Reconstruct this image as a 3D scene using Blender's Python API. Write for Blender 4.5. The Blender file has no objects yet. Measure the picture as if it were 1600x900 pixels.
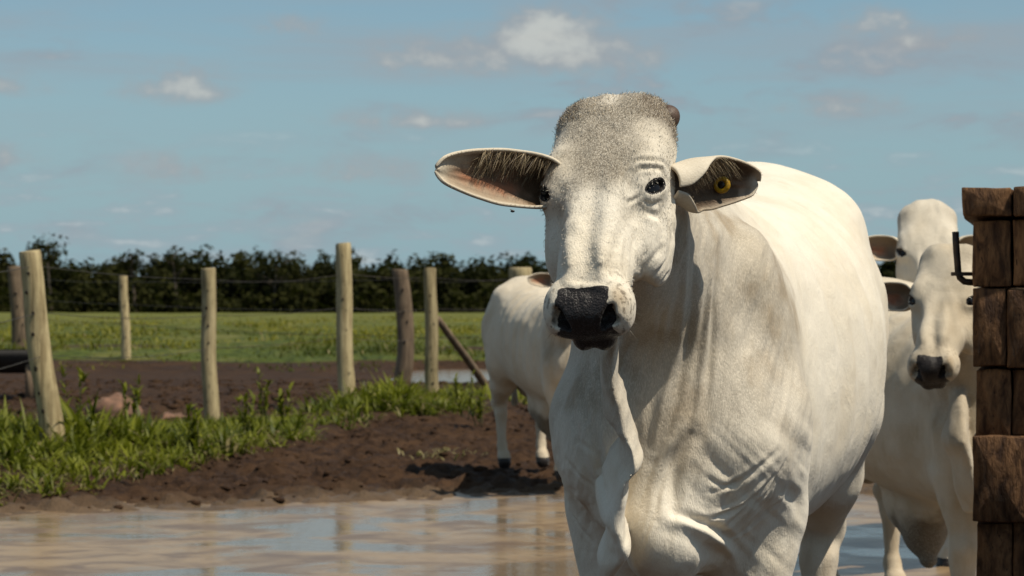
import bpy, bmesh, math, random
import numpy as np
from mathutils import Vector, Matrix
from mathutils.bvhtree import BVHTree

random.seed(7)
RNG = np.random.default_rng(7)
scene = bpy.context.scene
R = math.radians

# ------------------------------------------------------------------ camera
CAM_H, FPX, PITCH = 1.12, 3500.0, math.atan(20 / 3500)
cd = bpy.data.cameras.new("camera")
cam = bpy.data.objects.new("camera", cd)
scene.collection.objects.link(cam)
cam.location = (0, 0, CAM_H)
cam.rotation_euler = (math.pi / 2 + PITCH, 0, 0)
cd.sensor_width = 36
cd.lens = FPX / 1600 * 36
cd.clip_end = 3000
cd.dof.use_dof = True
cd.dof.focus_distance = 4.15
cd.dof.aperture_fstop = 11
scene.camera = cam

# ------------------------------------------------------------------ light
SUN_EL, SUN_AZ = R(60), R(120)          # azimuth clockwise from +Y (the view direction)
sun_dir = Vector((math.sin(SUN_AZ) * math.cos(SUN_EL), math.cos(SUN_AZ) * math.cos(SUN_EL), math.sin(SUN_EL)))
sl = bpy.data.lights.new("sun", 'SUN')
sl.energy = 5.0
sl.angle = R(0.5)
sl.color = (1.0, 0.91, 0.75)
so = bpy.data.objects.new("sun", sl)
so.rotation_euler = sun_dir.to_track_quat('Z', 'Y').to_euler()
scene.collection.objects.link(so)

world = bpy.data.worlds.new("World")
scene.world = world
world.use_nodes = True
scene.view_settings.view_transform = 'Standard'
scene.view_settings.look = 'None'
scene.view_settings.exposure = 0.10
scene.view_settings.gamma = 1.0
scene.view_settings.use_curve_mapping = False


class NT:
    """small helper round a node tree"""
    def __init__(s, tree):
        s.t = tree
        s.n = tree.nodes
        s.n.clear()

    def new(s, kind, **kw):
        nd = s.n.new(kind)
        for k, v in kw.items():
            if k.startswith('i_'):
                nd.inputs[int(k[2:])].default_value = v
            else:
                setattr(nd, k, v)
        return nd

    def link(s, a, b):
        s.t.links.new(a, b)

    def put(s, sock, v):
        if isinstance(v, (int, float, tuple, list)):
            if isinstance(v, (tuple, list)) and len(v) == 3 and sock.type == 'RGBA':
                v = (*v, 1)
            sock.default_value = v
        else:
            s.link(v, sock)

    def math(s, op, a, b=0.0, c=0.0, clamp=False):
        nd = s.new('ShaderNodeMath', operation=op, use_clamp=clamp)
        for i, v in enumerate((a, b, c)):
            s.put(nd.inputs[i], v)
        return nd.outputs[0]

    def mix(s, f, a, b, mode='MIX'):
        nd = s.new('ShaderNodeMix', data_type='RGBA', blend_type=mode)
        s.put(nd.inputs[0], f)
        s.put(nd.inputs[6], a)
        s.put(nd.inputs[7], b)
        return nd.outputs[2]

    def ramp(s, v, lo, hi, a=0.0, b=1.0, smooth=True):
        nd = s.new('ShaderNodeMapRange', interpolation_type='SMOOTHSTEP' if smooth else 'LINEAR')
        for i, x in enumerate((v, lo, hi, a, b)):
            s.put(nd.inputs[i], x)
        return nd.outputs[0]

    def noise(s, vec, scale, detail=4.0, rough=0.55, dist=0.0):
        nd = s.new('ShaderNodeTexNoise')
        if vec is not None:
            s.link(vec, nd.inputs['Vector'])
        nd.inputs['Scale'].default_value = scale
        nd.inputs['Detail'].default_value = detail
        nd.inputs['Roughness'].default_value = rough
        nd.inputs['Distortion'].default_value = dist
        return nd.outputs[0]

    def mapping(s, vec, scale=(1, 1, 1), loc=(0, 0, 0), rot=(0, 0, 0)):
        nd = s.new('ShaderNodeMapping')
        s.link(vec, nd.inputs[0])
        nd.inputs['Scale'].default_value = scale
        nd.inputs['Location'].default_value = loc
        nd.inputs['Rotation'].default_value = rot
        return nd.outputs[0]

    def attr(s, name):
        nd = s.new('ShaderNodeAttribute')
        nd.attribute_name = name
        return nd

    def bump(s, h, strength, dist, normal=None):
        nd = s.new('ShaderNodeBump')
        nd.inputs['Strength'].default_value = strength
        nd.inputs['Distance'].default_value = dist
        s.link(h, nd.inputs['Height'])
        if normal is not None:
            s.link(normal, nd.inputs['Normal'])
        return nd.outputs[0]


def build_sky():
    w = NT(world.node_tree)
    sky = w.new('ShaderNodeTexSky', sky_type='NISHITA')
    sky.sun_disc = False
    sky.sun_elevation = SUN_EL
    sky.sun_rotation = SUN_AZ
    sky.air_density = 1.0
    sky.dust_density = 0.4
    sky.ozone_density = 1.3
    tc = w.new('ShaderNodeTexCoord')
    d = tc.outputs['Generated']
    sep = w.new('ShaderNodeSeparateXYZ')
    w.link(d, sep.inputs[0])
    dx, dy, dz = sep.outputs
    # thin grey-blue air over the blue
    base = w.mix(1.0, sky.outputs[0], (0.80, 0.92, 0.92), 'MULTIPLY')
    base = w.mix(w.ramp(dz, 0.16, 0.0, 0.25, 0.88), base, (2.80, 4.35, 5.15))
    # general clouds everywhere: noise on the direction, flattened
    v1 = w.mapping(d, (16, 16, 46))
    n1 = w.noise(v1, 1.0, 7, 0.6, 0.3)
    v2 = w.mapping(d, (5, 5, 26), (3.1, 0.4, 0.2))
    n2 = w.noise(v2, 1.0, 4, 0.55, 0.2)
    scat = w.math('MULTIPLY', w.ramp(n1, 0.47, 0.64), w.ramp(n2, 0.42, 0.56))
    # low band of broken cloud near the horizon
    v3 = w.mapping(d, (30, 30, 130), (0.7, 0, 0))
    n3 = w.noise(v3, 1.0, 6, 0.6, 0.2)
    band = w.math('MULTIPLY', w.ramp(n3, 0.44, 0.68), w.ramp(dz, 0.095, 0.03))
    # streaky high veil
    v4 = w.mapping(d, (4, 4, 42), (1.3, 2.0, 0))
    veil = w.math('MULTIPLY', w.ramp(w.noise(v4, 1.0, 5, 0.6, 0.3), 0.40, 0.66), w.ramp(dz, 0.05, 0.12))
    # single heaps of cloud (direction x, z, half sizes, amount)
    heaps = [(0.018, 0.118, 0.020, 0.010, 1.15), (0.036, 0.106, 0.026, 0.008, 1.0), (-0.036, 0.106, 0.026, 0.010, 0.9),
             (-0.147, 0.093, 0.020, 0.009, 1.0), (-0.152, 0.057, 0.016, 0.007, 0.9), (-0.223, 0.093, 0.018, 0.006, 0.75),
             (0.158, 0.123, 0.011, 0.006, 0.85), (0.180, 0.113, 0.030, 0.006, 0.75),
             (0.145, 0.085, 0.024, 0.006, 0.8), (-0.045, 0.080, 0.034, 0.005, 0.8),
             (-0.065, 0.057, 0.024, 0.007, 0.75), (-0.225, 0.062, 0.018, 0.006, 0.7), (-0.10, 0.121, 0.014, 0.006, 0.65)]
    tot = None
    nv = w.mapping(d, (60, 60, 95))
    nd1 = w.new('ShaderNodeTexNoise')
    w.link(nv, nd1.inputs['Vector'])
    nd1.inputs['Scale'].default_value = 1.0
    nd1.inputs['Detail'].default_value = 7
    nd1.inputs['Roughness'].default_value = 0.6
    front = w.ramp(dy, 0.5, 0.7)
    core = None
    for (cx, cz, sx, sz, am) in heaps:
        a = w.math('DIVIDE', w.math('SUBTRACT', dx, cx), sx * 1.2)
        b0 = w.math('SUBTRACT', dz, cz)
        up = w.math('DIVIDE', w.math('MAXIMUM', b0, 0.0), sz * 1.25)
        dn = w.math('DIVIDE', w.math('MINIMUM', b0, 0.0), sz * 0.75)
        r2 = w.math('ADD', w.math('MULTIPLY', a, a), w.math('ADD', w.math('MULTIPLY', up, up), w.math('MULTIPLY', dn, dn)))
        g = w.math('MULTIPLY', w.math('EXPONENT', w.math('MULTIPLY', r2, -0.8)), am)
        tot = g if tot is None else w.math('ADD', tot, g)
    tot = w.math('MULTIPLY', tot, front)
    nn = w.math('MULTIPLY', w.math('SUBTRACT', nd1.outputs[0], 0.5), 2.2)
    dens = w.math('ADD', tot, w.math('MULTIPLY', nn, w.math('MINIMUM', w.math('MULTIPLY', tot, 1.5), 0.9)))
    heap = w.ramp(dens, 0.12, 1.05)
    lit = w.ramp(dens, 0.62, 1.40)
    cl_dark = (3.75, 4.05, 4.30)
    cl_lit = (6.1, 6.3, 6.0)
    c = w.mix(w.math('MULTIPLY', veil, 0.7), base, (3.45, 4.05, 4.55))
    c = w.mix(w.math('MULTIPLY', scat, 0.80), c, w.mix(w.ramp(n1, 0.56, 0.70), (3.25, 3.75, 4.25), (4.35, 4.6, 4.75)))
    c = w.mix(w.math('MULTIPLY', band, 0.75), c, w.mix(w.ramp(n3, 0.58, 0.74), (3.5, 4.25, 4.75), (5.4, 5.95, 6.1)))
    c = w.mix(w.math('MULTIPLY', heap, 0.85), c, w.mix(lit, cl_dark, cl_lit))
    bg = w.new('ShaderNodeBackground')
    bg.inputs[1].default_value = 0.085
    w.link(c, bg.inputs[0])
    out = w.new('ShaderNodeOutputWorld')
    w.link(bg.outputs[0], out.inputs[0])


build_sky()

# ------------------------------------------------------------------ helpers
CP, SP = math.cos(PITCH), math.sin(PITCH)


def P(px, py, Y):
    """photo pixel + distance along the ground -> world point"""
    a, b = (px - 800) / FPX, (450 - py) / FPX
    y, z = CP - b * SP, SP + b * CP
    return np.array((a * Y / y, Y, CAM_H + z * Y / y))


def tag(o, label=None, cat=None, group=None, kind=None):
    if label: o['label'] = label
    if cat: o['category'] = cat
    if group: o['group'] = group
    if kind: o['kind'] = kind
    return o


def mesh_obj(name, verts, faces, mat, parent=None, smooth=True, attrs=None):
    me = bpy.data.meshes.new(name)
    verts = np.asarray(verts, dtype=np.float32)
    if isinstance(faces, np.ndarray):
        nf, k = faces.shape
        me.vertices.add(len(verts))
        me.vertices.foreach_set('co', verts.ravel())
        me.loops.add(nf * k)
        me.loops.foreach_set('vertex_index', faces.astype(np.int32).ravel())
        me.polygons.add(nf)
        me.polygons.foreach_set('loop_start', np.arange(0, nf * k, k, dtype=np.int32))
        me.update(calc_edges=True)
    else:
        me.from_pydata([tuple(v) for v in verts], [], faces)
    if attrs:
        for k_, a in attrs.items():
            at = me.attributes.new(k_, 'FLOAT', 'POINT')
            at.data.foreach_set('value', np.asarray(a, dtype=np.float32))
    me.validate()
    if smooth:
        me.polygons.foreach_set('use_smooth', [True] * len(me.polygons))
    me.update()
    if mat:
        me.materials.append(mat)
    o = bpy.data.objects.new(name, me)
    scene.collection.objects.link(o)
    if parent:
        o.parent = parent
    return o


def empty(name, loc):
    o = bpy.data.objects.new(name, None)
    o.location = loc
    o.empty_display_size = 0.2
    scene.collection.objects.link(o)
    return o


def adopt(child, root):
    """parent without moving (verts are in world space, the root sits at its base)"""
    child.parent = root
    child.matrix_parent_inverse = Matrix.Translation(-Vector(root.location))


def hash3(ix, iy, iz, seed):
    h = (ix.astype(np.uint32) * np.uint32(374761393) + iy.astype(np.uint32) * np.uint32(668265263)
         + iz.astype(np.uint32) * np.uint32(2147483647) + np.uint32(seed * 1013904223 & 0xffffffff))
    h = (h ^ (h >> np.uint32(13))) * np.uint32(1274126177)
    h = h ^ (h >> np.uint32(16))
    return (h & np.uint32(0xffff)).astype(np.float32) / 65535.0


def vnoise(p, seed=0):
    p = np.asarray(p, dtype=np.float32)
    i = np.floor(p).astype(np.int64)
    f = (p - i).astype(np.float32)
    f = f * f * (3 - 2 * f)
    out = 0
    for a in (0, 1):
        wa = f[:, 0] if a else 1 - f[:, 0]
        for b in (0, 1):
            wb = f[:, 1] if b else 1 - f[:, 1]
            for c in (0, 1):
                wc = f[:, 2] if c else 1 - f[:, 2]
                out = out + hash3(i[:, 0] + a, i[:, 1] + b, i[:, 2] + c, seed) * wa * wb * wc
    return out * 2 - 1


def fbm(p, octaves=3, seed=0, gain=0.5):
    o, a, s = 0, 1.0, 1.0
    for k in range(octaves):
        o = o + a * vnoise(p * s, seed + k)
        a *= gain
        s *= 2.07
    return o


def smooth01(x, lo, hi):
    t = np.clip((x - lo) / (hi - lo), 0, 1)
    return t * t * (3 - 2 * t)


def nrm(v):
    v = np.asarray(v, dtype=np.float64)
    return v / np.linalg.norm(v)


# ------------------------------------------------------------------ implicit surfaces
def smin(a, b, k):
    h = np.maximum(k - np.abs(a - b), 0) / k
    return np.minimum(a, b) - h * h * k * 0.25


def catmull(keys, vals, n):
    """smooth table through keys (monotone cubic)"""
    keys = np.asarray(keys, float)
    vals = np.asarray(vals, float)
    t = np.linspace(keys[0], keys[-1], n)
    d = np.diff(vals) / np.diff(keys)
    m = np.zeros_like(vals)
    m[1:-1] = np.where(d[:-1] * d[1:] > 0, 2 * d[:-1] * d[1:] / (d[:-1] + d[1:] + 1e-12), 0)
    m[0], m[-1] = d[0], d[-1]
    i = np.clip(np.searchsorted(keys, t, side='right') - 1, 0, len(keys) - 2)
    h = keys[i + 1] - keys[i]
    u = (t - keys[i]) / h
    return t, ((1 + 2 * u) * (1 - u) ** 2 * vals[i] + u * (1 - u) ** 2 * h * m[i]
               + u * u * (3 - 2 * u) * vals[i + 1] + u * u * (u - 1) * h * m[i + 1])


def section(x, z, a, bt, bb, n):
    b = np.where(z > 0, bt, bb)
    g = ((np.abs(x) / a) ** n + (np.abs(z) / b) ** n) ** (1.0 / n)
    r = np.hypot(x, z)
    return r * (1 - 1 / np.maximum(g, 1e-4))


class Straight:
    """body of changing cross-section along a straight axis: rows (t, half width, top, bottom, centre fraction from top, power)"""
    def __init__(s, M, rows):
        rows = np.asarray(rows, float)
        s.O, s.A = np.asarray(M[0], float), np.asarray(M[1], float)   # origin, 3 axes (t, x, z)
        s.tab = [catmull(rows[:, 0], rows[:, j], 240) for j in range(1, 6)]
        s.t0, s.t1 = rows[0, 0], rows[-1, 0]
        mid = (s.t0 + s.t1) / 2
        zc = (rows[:, 2].max() + rows[:, 3].min()) / 2
        s.c = s.O + s.A[0] * mid + s.A[2] * zc
        half = np.array(((s.t1 - s.t0) / 2, rows[:, 1].max(), (rows[:, 2].max() - rows[:, 3].min()) / 2))
        s.r = np.linalg.norm(half)
        ext = np.abs(s.A.T) @ half
        s.lo, s.hi = s.c - ext, s.c + ext

    def __call__(s, p):
        q = p - s.O
        t, x, z = q @ s.A[0], q @ s.A[1], q @ s.A[2]
        tc = np.clip(t, s.t0, s.t1)
        a, top, bot, cf, n = [np.interp(tc, k[0], k[1]) for k in s.tab]
        zc = top - (top - bot) * cf
        d = section(x, z - zc, a, top - zc, zc - bot, n)
        dt = np.abs(t - tc)
        return np.where(dt > 0, np.hypot(np.maximum(d, 0), dt), d)


class Curved:
    """body along a gently bent path, cut square to its chord: points, half width, half height up / down, power"""
    def __init__(s, pts, a, bt, bb, n, up=(0, 0, 1), K=64):
        pts = np.asarray(pts, float)
        T = nrm(pts[-1] - pts[0])
        up = np.asarray(up, float)
        s.O, s.T = pts[0], T
        s.V = nrm(up - (up @ T) * T)
        s.L = np.cross(T, s.V)
        q = pts - s.O
        k = q @ T
        s.t1 = k[-1]
        s.tab = [catmull(k, v, K) for v in (q @ s.L, q @ s.V, a, bt, bb, n)]
        s.c = pts.mean(0)
        s.r = np.linalg.norm(pts - s.c, axis=1).max() + max(max(a), max(bt), max(bb))
        w = max(max(a), max(bt), max(bb))
        s.lo, s.hi = pts.min(0) - w, pts.max(0) + w

    def __call__(s, p):
        q = p - s.O
        t = q @ s.T
        tc = np.clip(t, 0, s.t1)
        cx, cz, a, bt, bb, n = [np.interp(tc, k[0], k[1]) for k in s.tab]
        d = section(q @ s.L - cx, q @ s.V - cz, a, bt, bb, n)
        dt = np.abs(t - tc)
        return np.where(dt > 0, np.hypot(np.maximum(d, 0), dt), d)


class Ell:
    def __init__(s, c, r, A=None):
        s.c = np.asarray(c, float)
        s.rad = np.asarray(r, float)
        s.A = np.eye(3) if A is None else np.asarray(A, float)
        s.r = s.rad.max()
        ext = np.sqrt((s.A.T ** 2) @ s.rad ** 2)
        s.lo, s.hi = s.c - ext, s.c + ext

    def __call__(s, p):
        q = (p - s.c) @ s.A.T
        k0 = np.linalg.norm(q / s.rad, axis=1)
        k1 = np.linalg.norm(q / s.rad ** 2, axis=1)
        return k0 * (k0 - 1) / np.maximum(k1, 1e-6)


class Chain:
    """limb: joints with radii"""
    def __init__(s, pts, rad, k=0.02):
        s.p = np.asarray(pts, float)
        s.rad = np.asarray(rad, float)
        s.k = k
        s.c = s.p.mean(0)
        s.r = np.linalg.norm(s.p - s.c, axis=1).max() + s.rad.max()
        s.lo, s.hi = (s.p - s.rad[:, None]).min(0), (s.p + s.rad[:, None]).max(0)

    def __call__(s, p):
        out = None
        for a, b, ra, rb in zip(s.p[:-1], s.p[1:], s.rad[:-1], s.rad[1:]):
            ab = b - a
            h = np.clip(((p - a) @ ab) / (ab @ ab), 0, 1)
            h2 = h * h * (3 - 2 * h)
            d = np.linalg.norm(p - a - h[:, None] * ab, axis=1) - (ra + (rb - ra) * h2)
            out = d if out is None else smin(out, d, s.k)
        return out


def evaluate(prims, p):
    """prims: list of (op, primitive, blend)"""
    val = np.full(len(p), 0.3)
    px, py, pz = np.ascontiguousarray(p[:, 0]), np.ascontiguousarray(p[:, 1]), np.ascontiguousarray(p[:, 2])
    for op, pr, k in prims:
        g = 2.2 * k + 0.02
        m = np.nonzero((px > pr.lo[0] - g) & (px < pr.hi[0] + g) & (py > pr.lo[1] - g) & (py < pr.hi[1] + g)
                       & (pz > pr.lo[2] - g) & (pz < pr.hi[2] + g))[0]
        if len(m) == 0:
            continue
        d = pr(p[m])
        val[m] = smin(val[m], d, k) if op == '+' else -smin(-val[m], d, k)
    return val


def surface_nets(prims, lo, hi, h):
    lo, hi = np.asarray(lo), np.asarray(hi)
    n = np.ceil((hi - lo) / h).astype(int) + 1
    ax = [lo[j] + np.arange(n[j]) * h for j in range(3)]
    G = np.stack(np.meshgrid(*ax, indexing='ij'), -1).reshape(-1, 3)
    # coarse reject: only evaluate near something
    F = np.full(len(G), 0.2)
    near = np.zeros(len(G), bool)
    for op, pr, k in prims:
        if op == '+':
            near |= ((G > pr.lo - 0.04) & (G < pr.hi + 0.04)).all(1)
    idx = np.nonzero(near)[0]
    for k in range(0, len(idx), 400000):
        F[idx[k:k + 400000]] = evaluate(prims, G[idx[k:k + 400000]])
    F = F.reshape(n)
    S = F < 0
    c = [S[a:n[0] - 1 + a, b:n[1] - 1 + b, d:n[2] - 1 + d] for a in (0, 1) for b in (0, 1) for d in (0, 1)]
    sm = sum(x.astype(np.int8) for x in c)
    act = (sm > 0) & (sm < 8)
    cid = np.full(act.shape, -1, np.int64)
    cells = np.argwhere(act)
    cid[act] = np.arange(len(cells))
    acc = np.zeros((len(cells), 3))
    cnt = np.zeros(len(cells))
    corners = [(a, b, d) for a in (0, 1) for b in (0, 1) for d in (0, 1)]
    for i0, c0 in enumerate(corners):
        for j in range(3):
            if c0[j] == 0:
                c1 = list(c0)
                c1[j] = 1
                f0 = F[cells[:, 0] + c0[0], cells[:, 1] + c0[1], cells[:, 2] + c0[2]]
                f1 = F[cells[:, 0] + c1[0], cells[:, 1] + c1[1], cells[:, 2] + c1[2]]
                m = (f0 < 0) != (f1 < 0)
                t = np.where(m, f0 / np.where(m, f0 - f1, 1), 0)
                pt = np.tile(np.array(c0, float), (len(cells), 1))
                pt[:, j] += t
                acc[m] += pt[m]
                cnt[m] += 1
    V = lo + (cells + acc / cnt[:, None]) * h
    faces = []
    for j in range(3):
        u, v = (j + 1) % 3, (j + 2) % 3
        sl0 = [slice(None)] * 3
        sl1 = [slice(None)] * 3
        sl0[j] = slice(0, -1)
        sl1[j] = slice(1, None)
        chg = S[tuple(sl0)] != S[tuple(sl1)]
        e = np.argwhere(chg)
        ok = (e[:, u] > 0) & (e[:, v] > 0) & (e[:, u] < n[u] - 1) & (e[:, v] < n[v] - 1)
        e = e[ok]
        flip = S[tuple(sl0)][tuple(e.T)]
        q = []
        for (du, dv) in ((1, 1), (0, 1), (0, 0), (1, 0)):
            cc = e.copy()
            cc[:, u] -= du
            cc[:, v] -= dv
            q.append(cid[tuple(cc.T)])
        q = np.stack(q, 1)
        q[~flip] = q[~flip][:, ::-1]
        faces.append(q)
    Fq = np.concatenate(faces)
    Fq = Fq[(Fq >= 0).all(1)]
    return V, Fq


def subdivide(V, F):
    e = np.stack([F, np.roll(F, -1, 1)], -1).reshape(-1, 2)
    es = np.sort(e, 1)
    key = es[:, 0] * (len(V) + 1) + es[:, 1]
    uq, first, inv = np.unique(key, return_index=True, return_inverse=True)
    ev = es[first]
    em = (V[ev[:, 0]] + V[ev[:, 1]]) / 2
    fm = V[F].mean(1)
    nv, ne = len(V), len(ev)
    inv = inv.reshape(-1, 4) + nv
    fc = nv + ne + np.arange(len(F))
    NF = np.concatenate([np.stack([F[:, i], inv[:, i], fc, inv[:, (i - 1) % 4]], 1) for i in range(4)])
    return np.concatenate([V, em, fm]), NF


def subdivide_part(V, F, sel):
    """subdivide only the chosen faces; returns also (new vertex, a, b) rows that must stay on their coarse edge"""
    Fs, Fr = F[sel], F[~sel]
    n0 = len(V)
    es = np.sort(np.stack([Fs, np.roll(Fs, -1, 1)], -1).reshape(-1, 2), 1)
    key = es[:, 0] * (n0 + 1) + es[:, 1]
    uq, first, inv = np.unique(key, return_index=True, return_inverse=True)
    ev = es[first]
    er = np.sort(np.stack([Fr, np.roll(Fr, -1, 1)], -1).reshape(-1, 2), 1)
    hang = np.isin(uq, er[:, 0] * (n0 + 1) + er[:, 1])
    inv = inv.reshape(-1, 4) + n0
    fc = n0 + len(ev) + np.arange(len(Fs))
    NF = np.concatenate([np.stack([Fs[:, i], inv[:, i], fc, inv[:, (i - 1) % 4]], 1) for i in range(4)])
    hk = np.nonzero(hang)[0]
    lock = np.stack([hk + n0, ev[hk, 0], ev[hk, 1]], 1)
    return np.concatenate([V, (V[ev[:, 0]] + V[ev[:, 1]]) / 2, V[Fs].mean(1)]), np.concatenate([Fr, NF]), lock


def relock(V, lock):
    if lock is not None and len(lock):
        V[lock[:, 0]] = (V[lock[:, 1]] + V[lock[:, 2]]) / 2
    return V


def vsmooth(V, F, lam=0.5):
    acc = np.zeros_like(V)
    cnt = np.zeros(len(V))
    for i in range(4):
        for j in (F[:, (i + 1) % 4], F[:, (i - 1) % 4]):
            for k in range(3):
                acc[:, k] += np.bincount(F[:, i], V[j, k], len(V))
            cnt += np.bincount(F[:, i], minlength=len(V))
    return V + lam * (acc / np.maximum(cnt, 1)[:, None] - V)


def normals(V, F):
    n = np.cross(V[F[:, 2]] - V[F[:, 0]], V[F[:, 3]] - V[F[:, 1]])
    N = np.zeros_like(V)
    for i in range(4):
        for k in range(3):
            N[:, k] += np.bincount(F[:, i], n[:, k], len(V))
    return N / np.maximum(np.linalg.norm(N, axis=1), 1e-12)[:, None]


def project(prims, V, F, it=1, e=0.002, cap=0.008):
    """slide the vertices along their normals onto the surface"""
    for _ in range(it):
        N = normals(V, F)
        f = evaluate(prims, V)
        g = (evaluate(prims, V + N * e) - f) / e
        st = np.clip(f / np.clip(g, 0.35, 3.0), -cap, cap)
        V = V - st[:, None] * N
    return V


def seg_dist(V, pts):
    """distance to a 3D polyline and the arc fraction"""
    pts = np.asarray(pts, float)
    L = np.concatenate([[0], np.cumsum(np.linalg.norm(np.diff(pts, axis=0), axis=1))])
    best = np.full(len(V), 1e9)
    frac = np.zeros(len(V))
    side = np.zeros((len(V), 3))
    for i in range(len(pts) - 1):
        ab = pts[i + 1] - pts[i]
        h = np.clip(((V - pts[i]) @ ab) / (ab @ ab), 0, 1)
        dv = V - pts[i] - h[:, None] * ab
        d = np.linalg.norm(dv, axis=1)
        m = d < best
        best[m] = d[m]
        frac[m] = (L[i] + h[m] * (L[i + 1] - L[i])) / L[-1]
        side[m] = dv[m]
    return best, frac, side

# ------------------------------------------------------------------ ground, water
def ground_pt(px, py, z=0.0):
    """pixel on level ground at height z"""
    a, b = (px - 800) / FPX, (450 - py) / FPX
    d = np.array((a, CP - b * SP, SP + b * CP))
    t = (z - CAM_H) / d[2]
    return np.array((0, 0, CAM_H)) + t * d


# far shore of the puddle: Y as a function of X
SHORE_X = np.array([-30, -8, -3.2, -2.4, -1.6, -0.9, 0.0, 1.0, 3.0, 6.0, 12, 30.0])
SHORE_Y = np.array([11.6, 11.6, 11.8, 12.1, 12.35, 12.9, 13.1, 13.2, 13.6, 13.9, 14, 14.0])
# verge of the fence: Y of its near and far edges
V_X = np.array([-12, -4, -2.75, -2.2, -1.9, -1.55, -1.2, -0.25, 1.5, 6])
V_N = np.array([9.5, 11.2, 12.0, 13.2, 15.0, 16.6, 19.3, 21.6, 23.6, 27])
V_F = np.array([14.0, 17.0, 19.0, 20.6, 21.3, 22.2, 24.0, 25.4, 26.6, 30])


def height(x, y):
    p = np.stack([x, y, np.zeros_like(x)], 1)
    sh = np.interp(x, SHORE_X, SHORE_Y) + 0.22 * vnoise(p * (1.7, 1.7, 1), 11) + 0.10 * vnoise(p * (5, 5, 1), 12)
    z = np.full_like(x, 0.0)
    bank = smooth01(y - sh, -0.9, 0.5)
    near = smooth01(7.0 + 0.3 * vnoise(p * (1.1, 1.1, 1), 13) - y, -0.3, 0.9)
    z = z - 0.065 * (1 - bank) * (1 - near) + 0.035 * bank * smooth01(y - sh, 0.0, 3.0)
    vn = np.interp(x, V_X, V_N)
    vf = np.interp(x, V_X, V_F)
    ver = smooth01(y - vn, 0.0, 1.2) * (1 - smooth01(y - vf, -0.8, 0.6))
    z = z + 0.06 * ver
    # trodden mud
    mud = smooth01(y - sh, -0.3, 0.4) * (1 - ver) * (1 - smooth01(y, 29, 33))
    dry = (mud + 0.35 * near) * (1 - 0.75 * smooth01(y, 23, 29))
    z = z + dry * (0.020 * vnoise(p * (2.6, 2.6, 1), 21) + 0.034 * np.maximum(vnoise(p * (6.5, 6.5, 1), 22), -0.7)
                   + 0.036 * vnoise(p * (14, 14, 1), 23) + 0.012 * vnoise(p * (31, 31, 1), 24))
    # the wet rut in front of the meadow, a low bank, then the meadow
    rut = np.exp(-((y - 33.5 - 0.6 * vnoise(p * (0.3, 0.3, 1), 31)) / 1.6) ** 2)
    pond = np.exp(-(((x + 0.95 + 0.25 * vnoise(p * (0.8, 0.8, 1), 35)) / 0.80) ** 4 + ((y - 34.6 + 0.7 * vnoise(p * (0.9, 0.5, 1), 36)) / 3.2) ** 4))
    z = z - 0.02 * rut - 0.15 * pond
    mead = smooth01(y + 0.8 * vnoise(p * (0.35, 0.35, 1), 33), 34.5, 37.5) * (1 - smooth01(pond, 0.05, 0.4))
    z = z + 0.16 * mead + mead * 0.05 * vnoise(p * (0.5, 0.5, 1), 34) - smooth01(y, 40, 200) * 0.10
    return z, bank, ver, mud, mead


def ground_material():
    m = bpy.data.materials.new('ground_earth')
    m.use_nodes = True
    t = NT(m.node_tree)
    tc = t.new('ShaderNodeTexCoord')
    ob = tc.outputs['Object']
    grass = t.attr('grass').outputs['Fac']
    wet = t.attr('wet').outputs['Fac']
    n1 = t.noise(ob, 1.6, 6, 0.62)
    n2 = t.noise(ob, 14, 6, 0.65)
    n3 = t.noise(ob, 60, 4, 0.65)
    mud = t.mix(t.ramp(n2, 0.3, 0.7), (0.016, 0.0080, 0.0044), (0.052, 0.028, 0.0148))
    mud = t.mix(t.ramp(n1, 0.45, 0.7, 0, 0.6), mud, (0.072, 0.040, 0.022))
    mud = t.mix(t.ramp(n3, 0.55, 0.75, 0, 0.5), mud, (0.012, 0.007, 0.004))
    mud = t.mix(t.math('MULTIPLY', wet, 0.55), mud, (0.19, 0.135, 0.085))
    g1 = t.noise(t.mapping(ob, (0.9, 0.25, 1)), 1.0, 6, 0.65)
    g2 = t.noise(t.mapping(ob, (6, 1.6, 1)), 1.0, 5, 0.65)
    far = t.new('ShaderNodeSeparateXYZ')
    t.link(ob, far.inputs[0])
    gr = t.mix(t.ramp(g2, 0.35, 0.65), (0.020, 0.032, 0.005), (0.080, 0.100, 0.015))
    gr = t.mix(t.ramp(g1, 0.45, 0.65, 0, 0.75), gr, (0.125, 0.120, 0.034))
    gr = t.mix(t.ramp(far.outputs[1], 55, 130, 0, 0.55), gr, (0.125, 0.125, 0.030))
    gm = t.ramp(t.math('ADD', grass, t.math('MULTIPLY', t.math('SUBTRACT', n2, 0.5), 0.7)), 0.4, 0.6)
    c = t.mix(gm, mud, gr)
    b = t.new('ShaderNodeBsdfPrincipled')
    t.link(c, b.inputs['Base Color'])
    t.link(t.math('SUBTRACT', t.ramp(n1, 0.3, 0.7, 0.62, 0.9), t.math('MULTIPLY', wet, 0.35)), b.inputs['Roughness'])
    b.inputs['Specular IOR Level'].default_value = 0.10
    h = t.math('ADD', t.math('MULTIPLY', n2, 0.7), t.math('MULTIPLY', n3, 0.3))
    t.link(t.bump(h, 0.8, 0.05), b.inputs['Normal'])
    o = t.new('ShaderNodeOutputMaterial')
    t.link(b.outputs[0], o.inputs[0])
    return m


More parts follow.
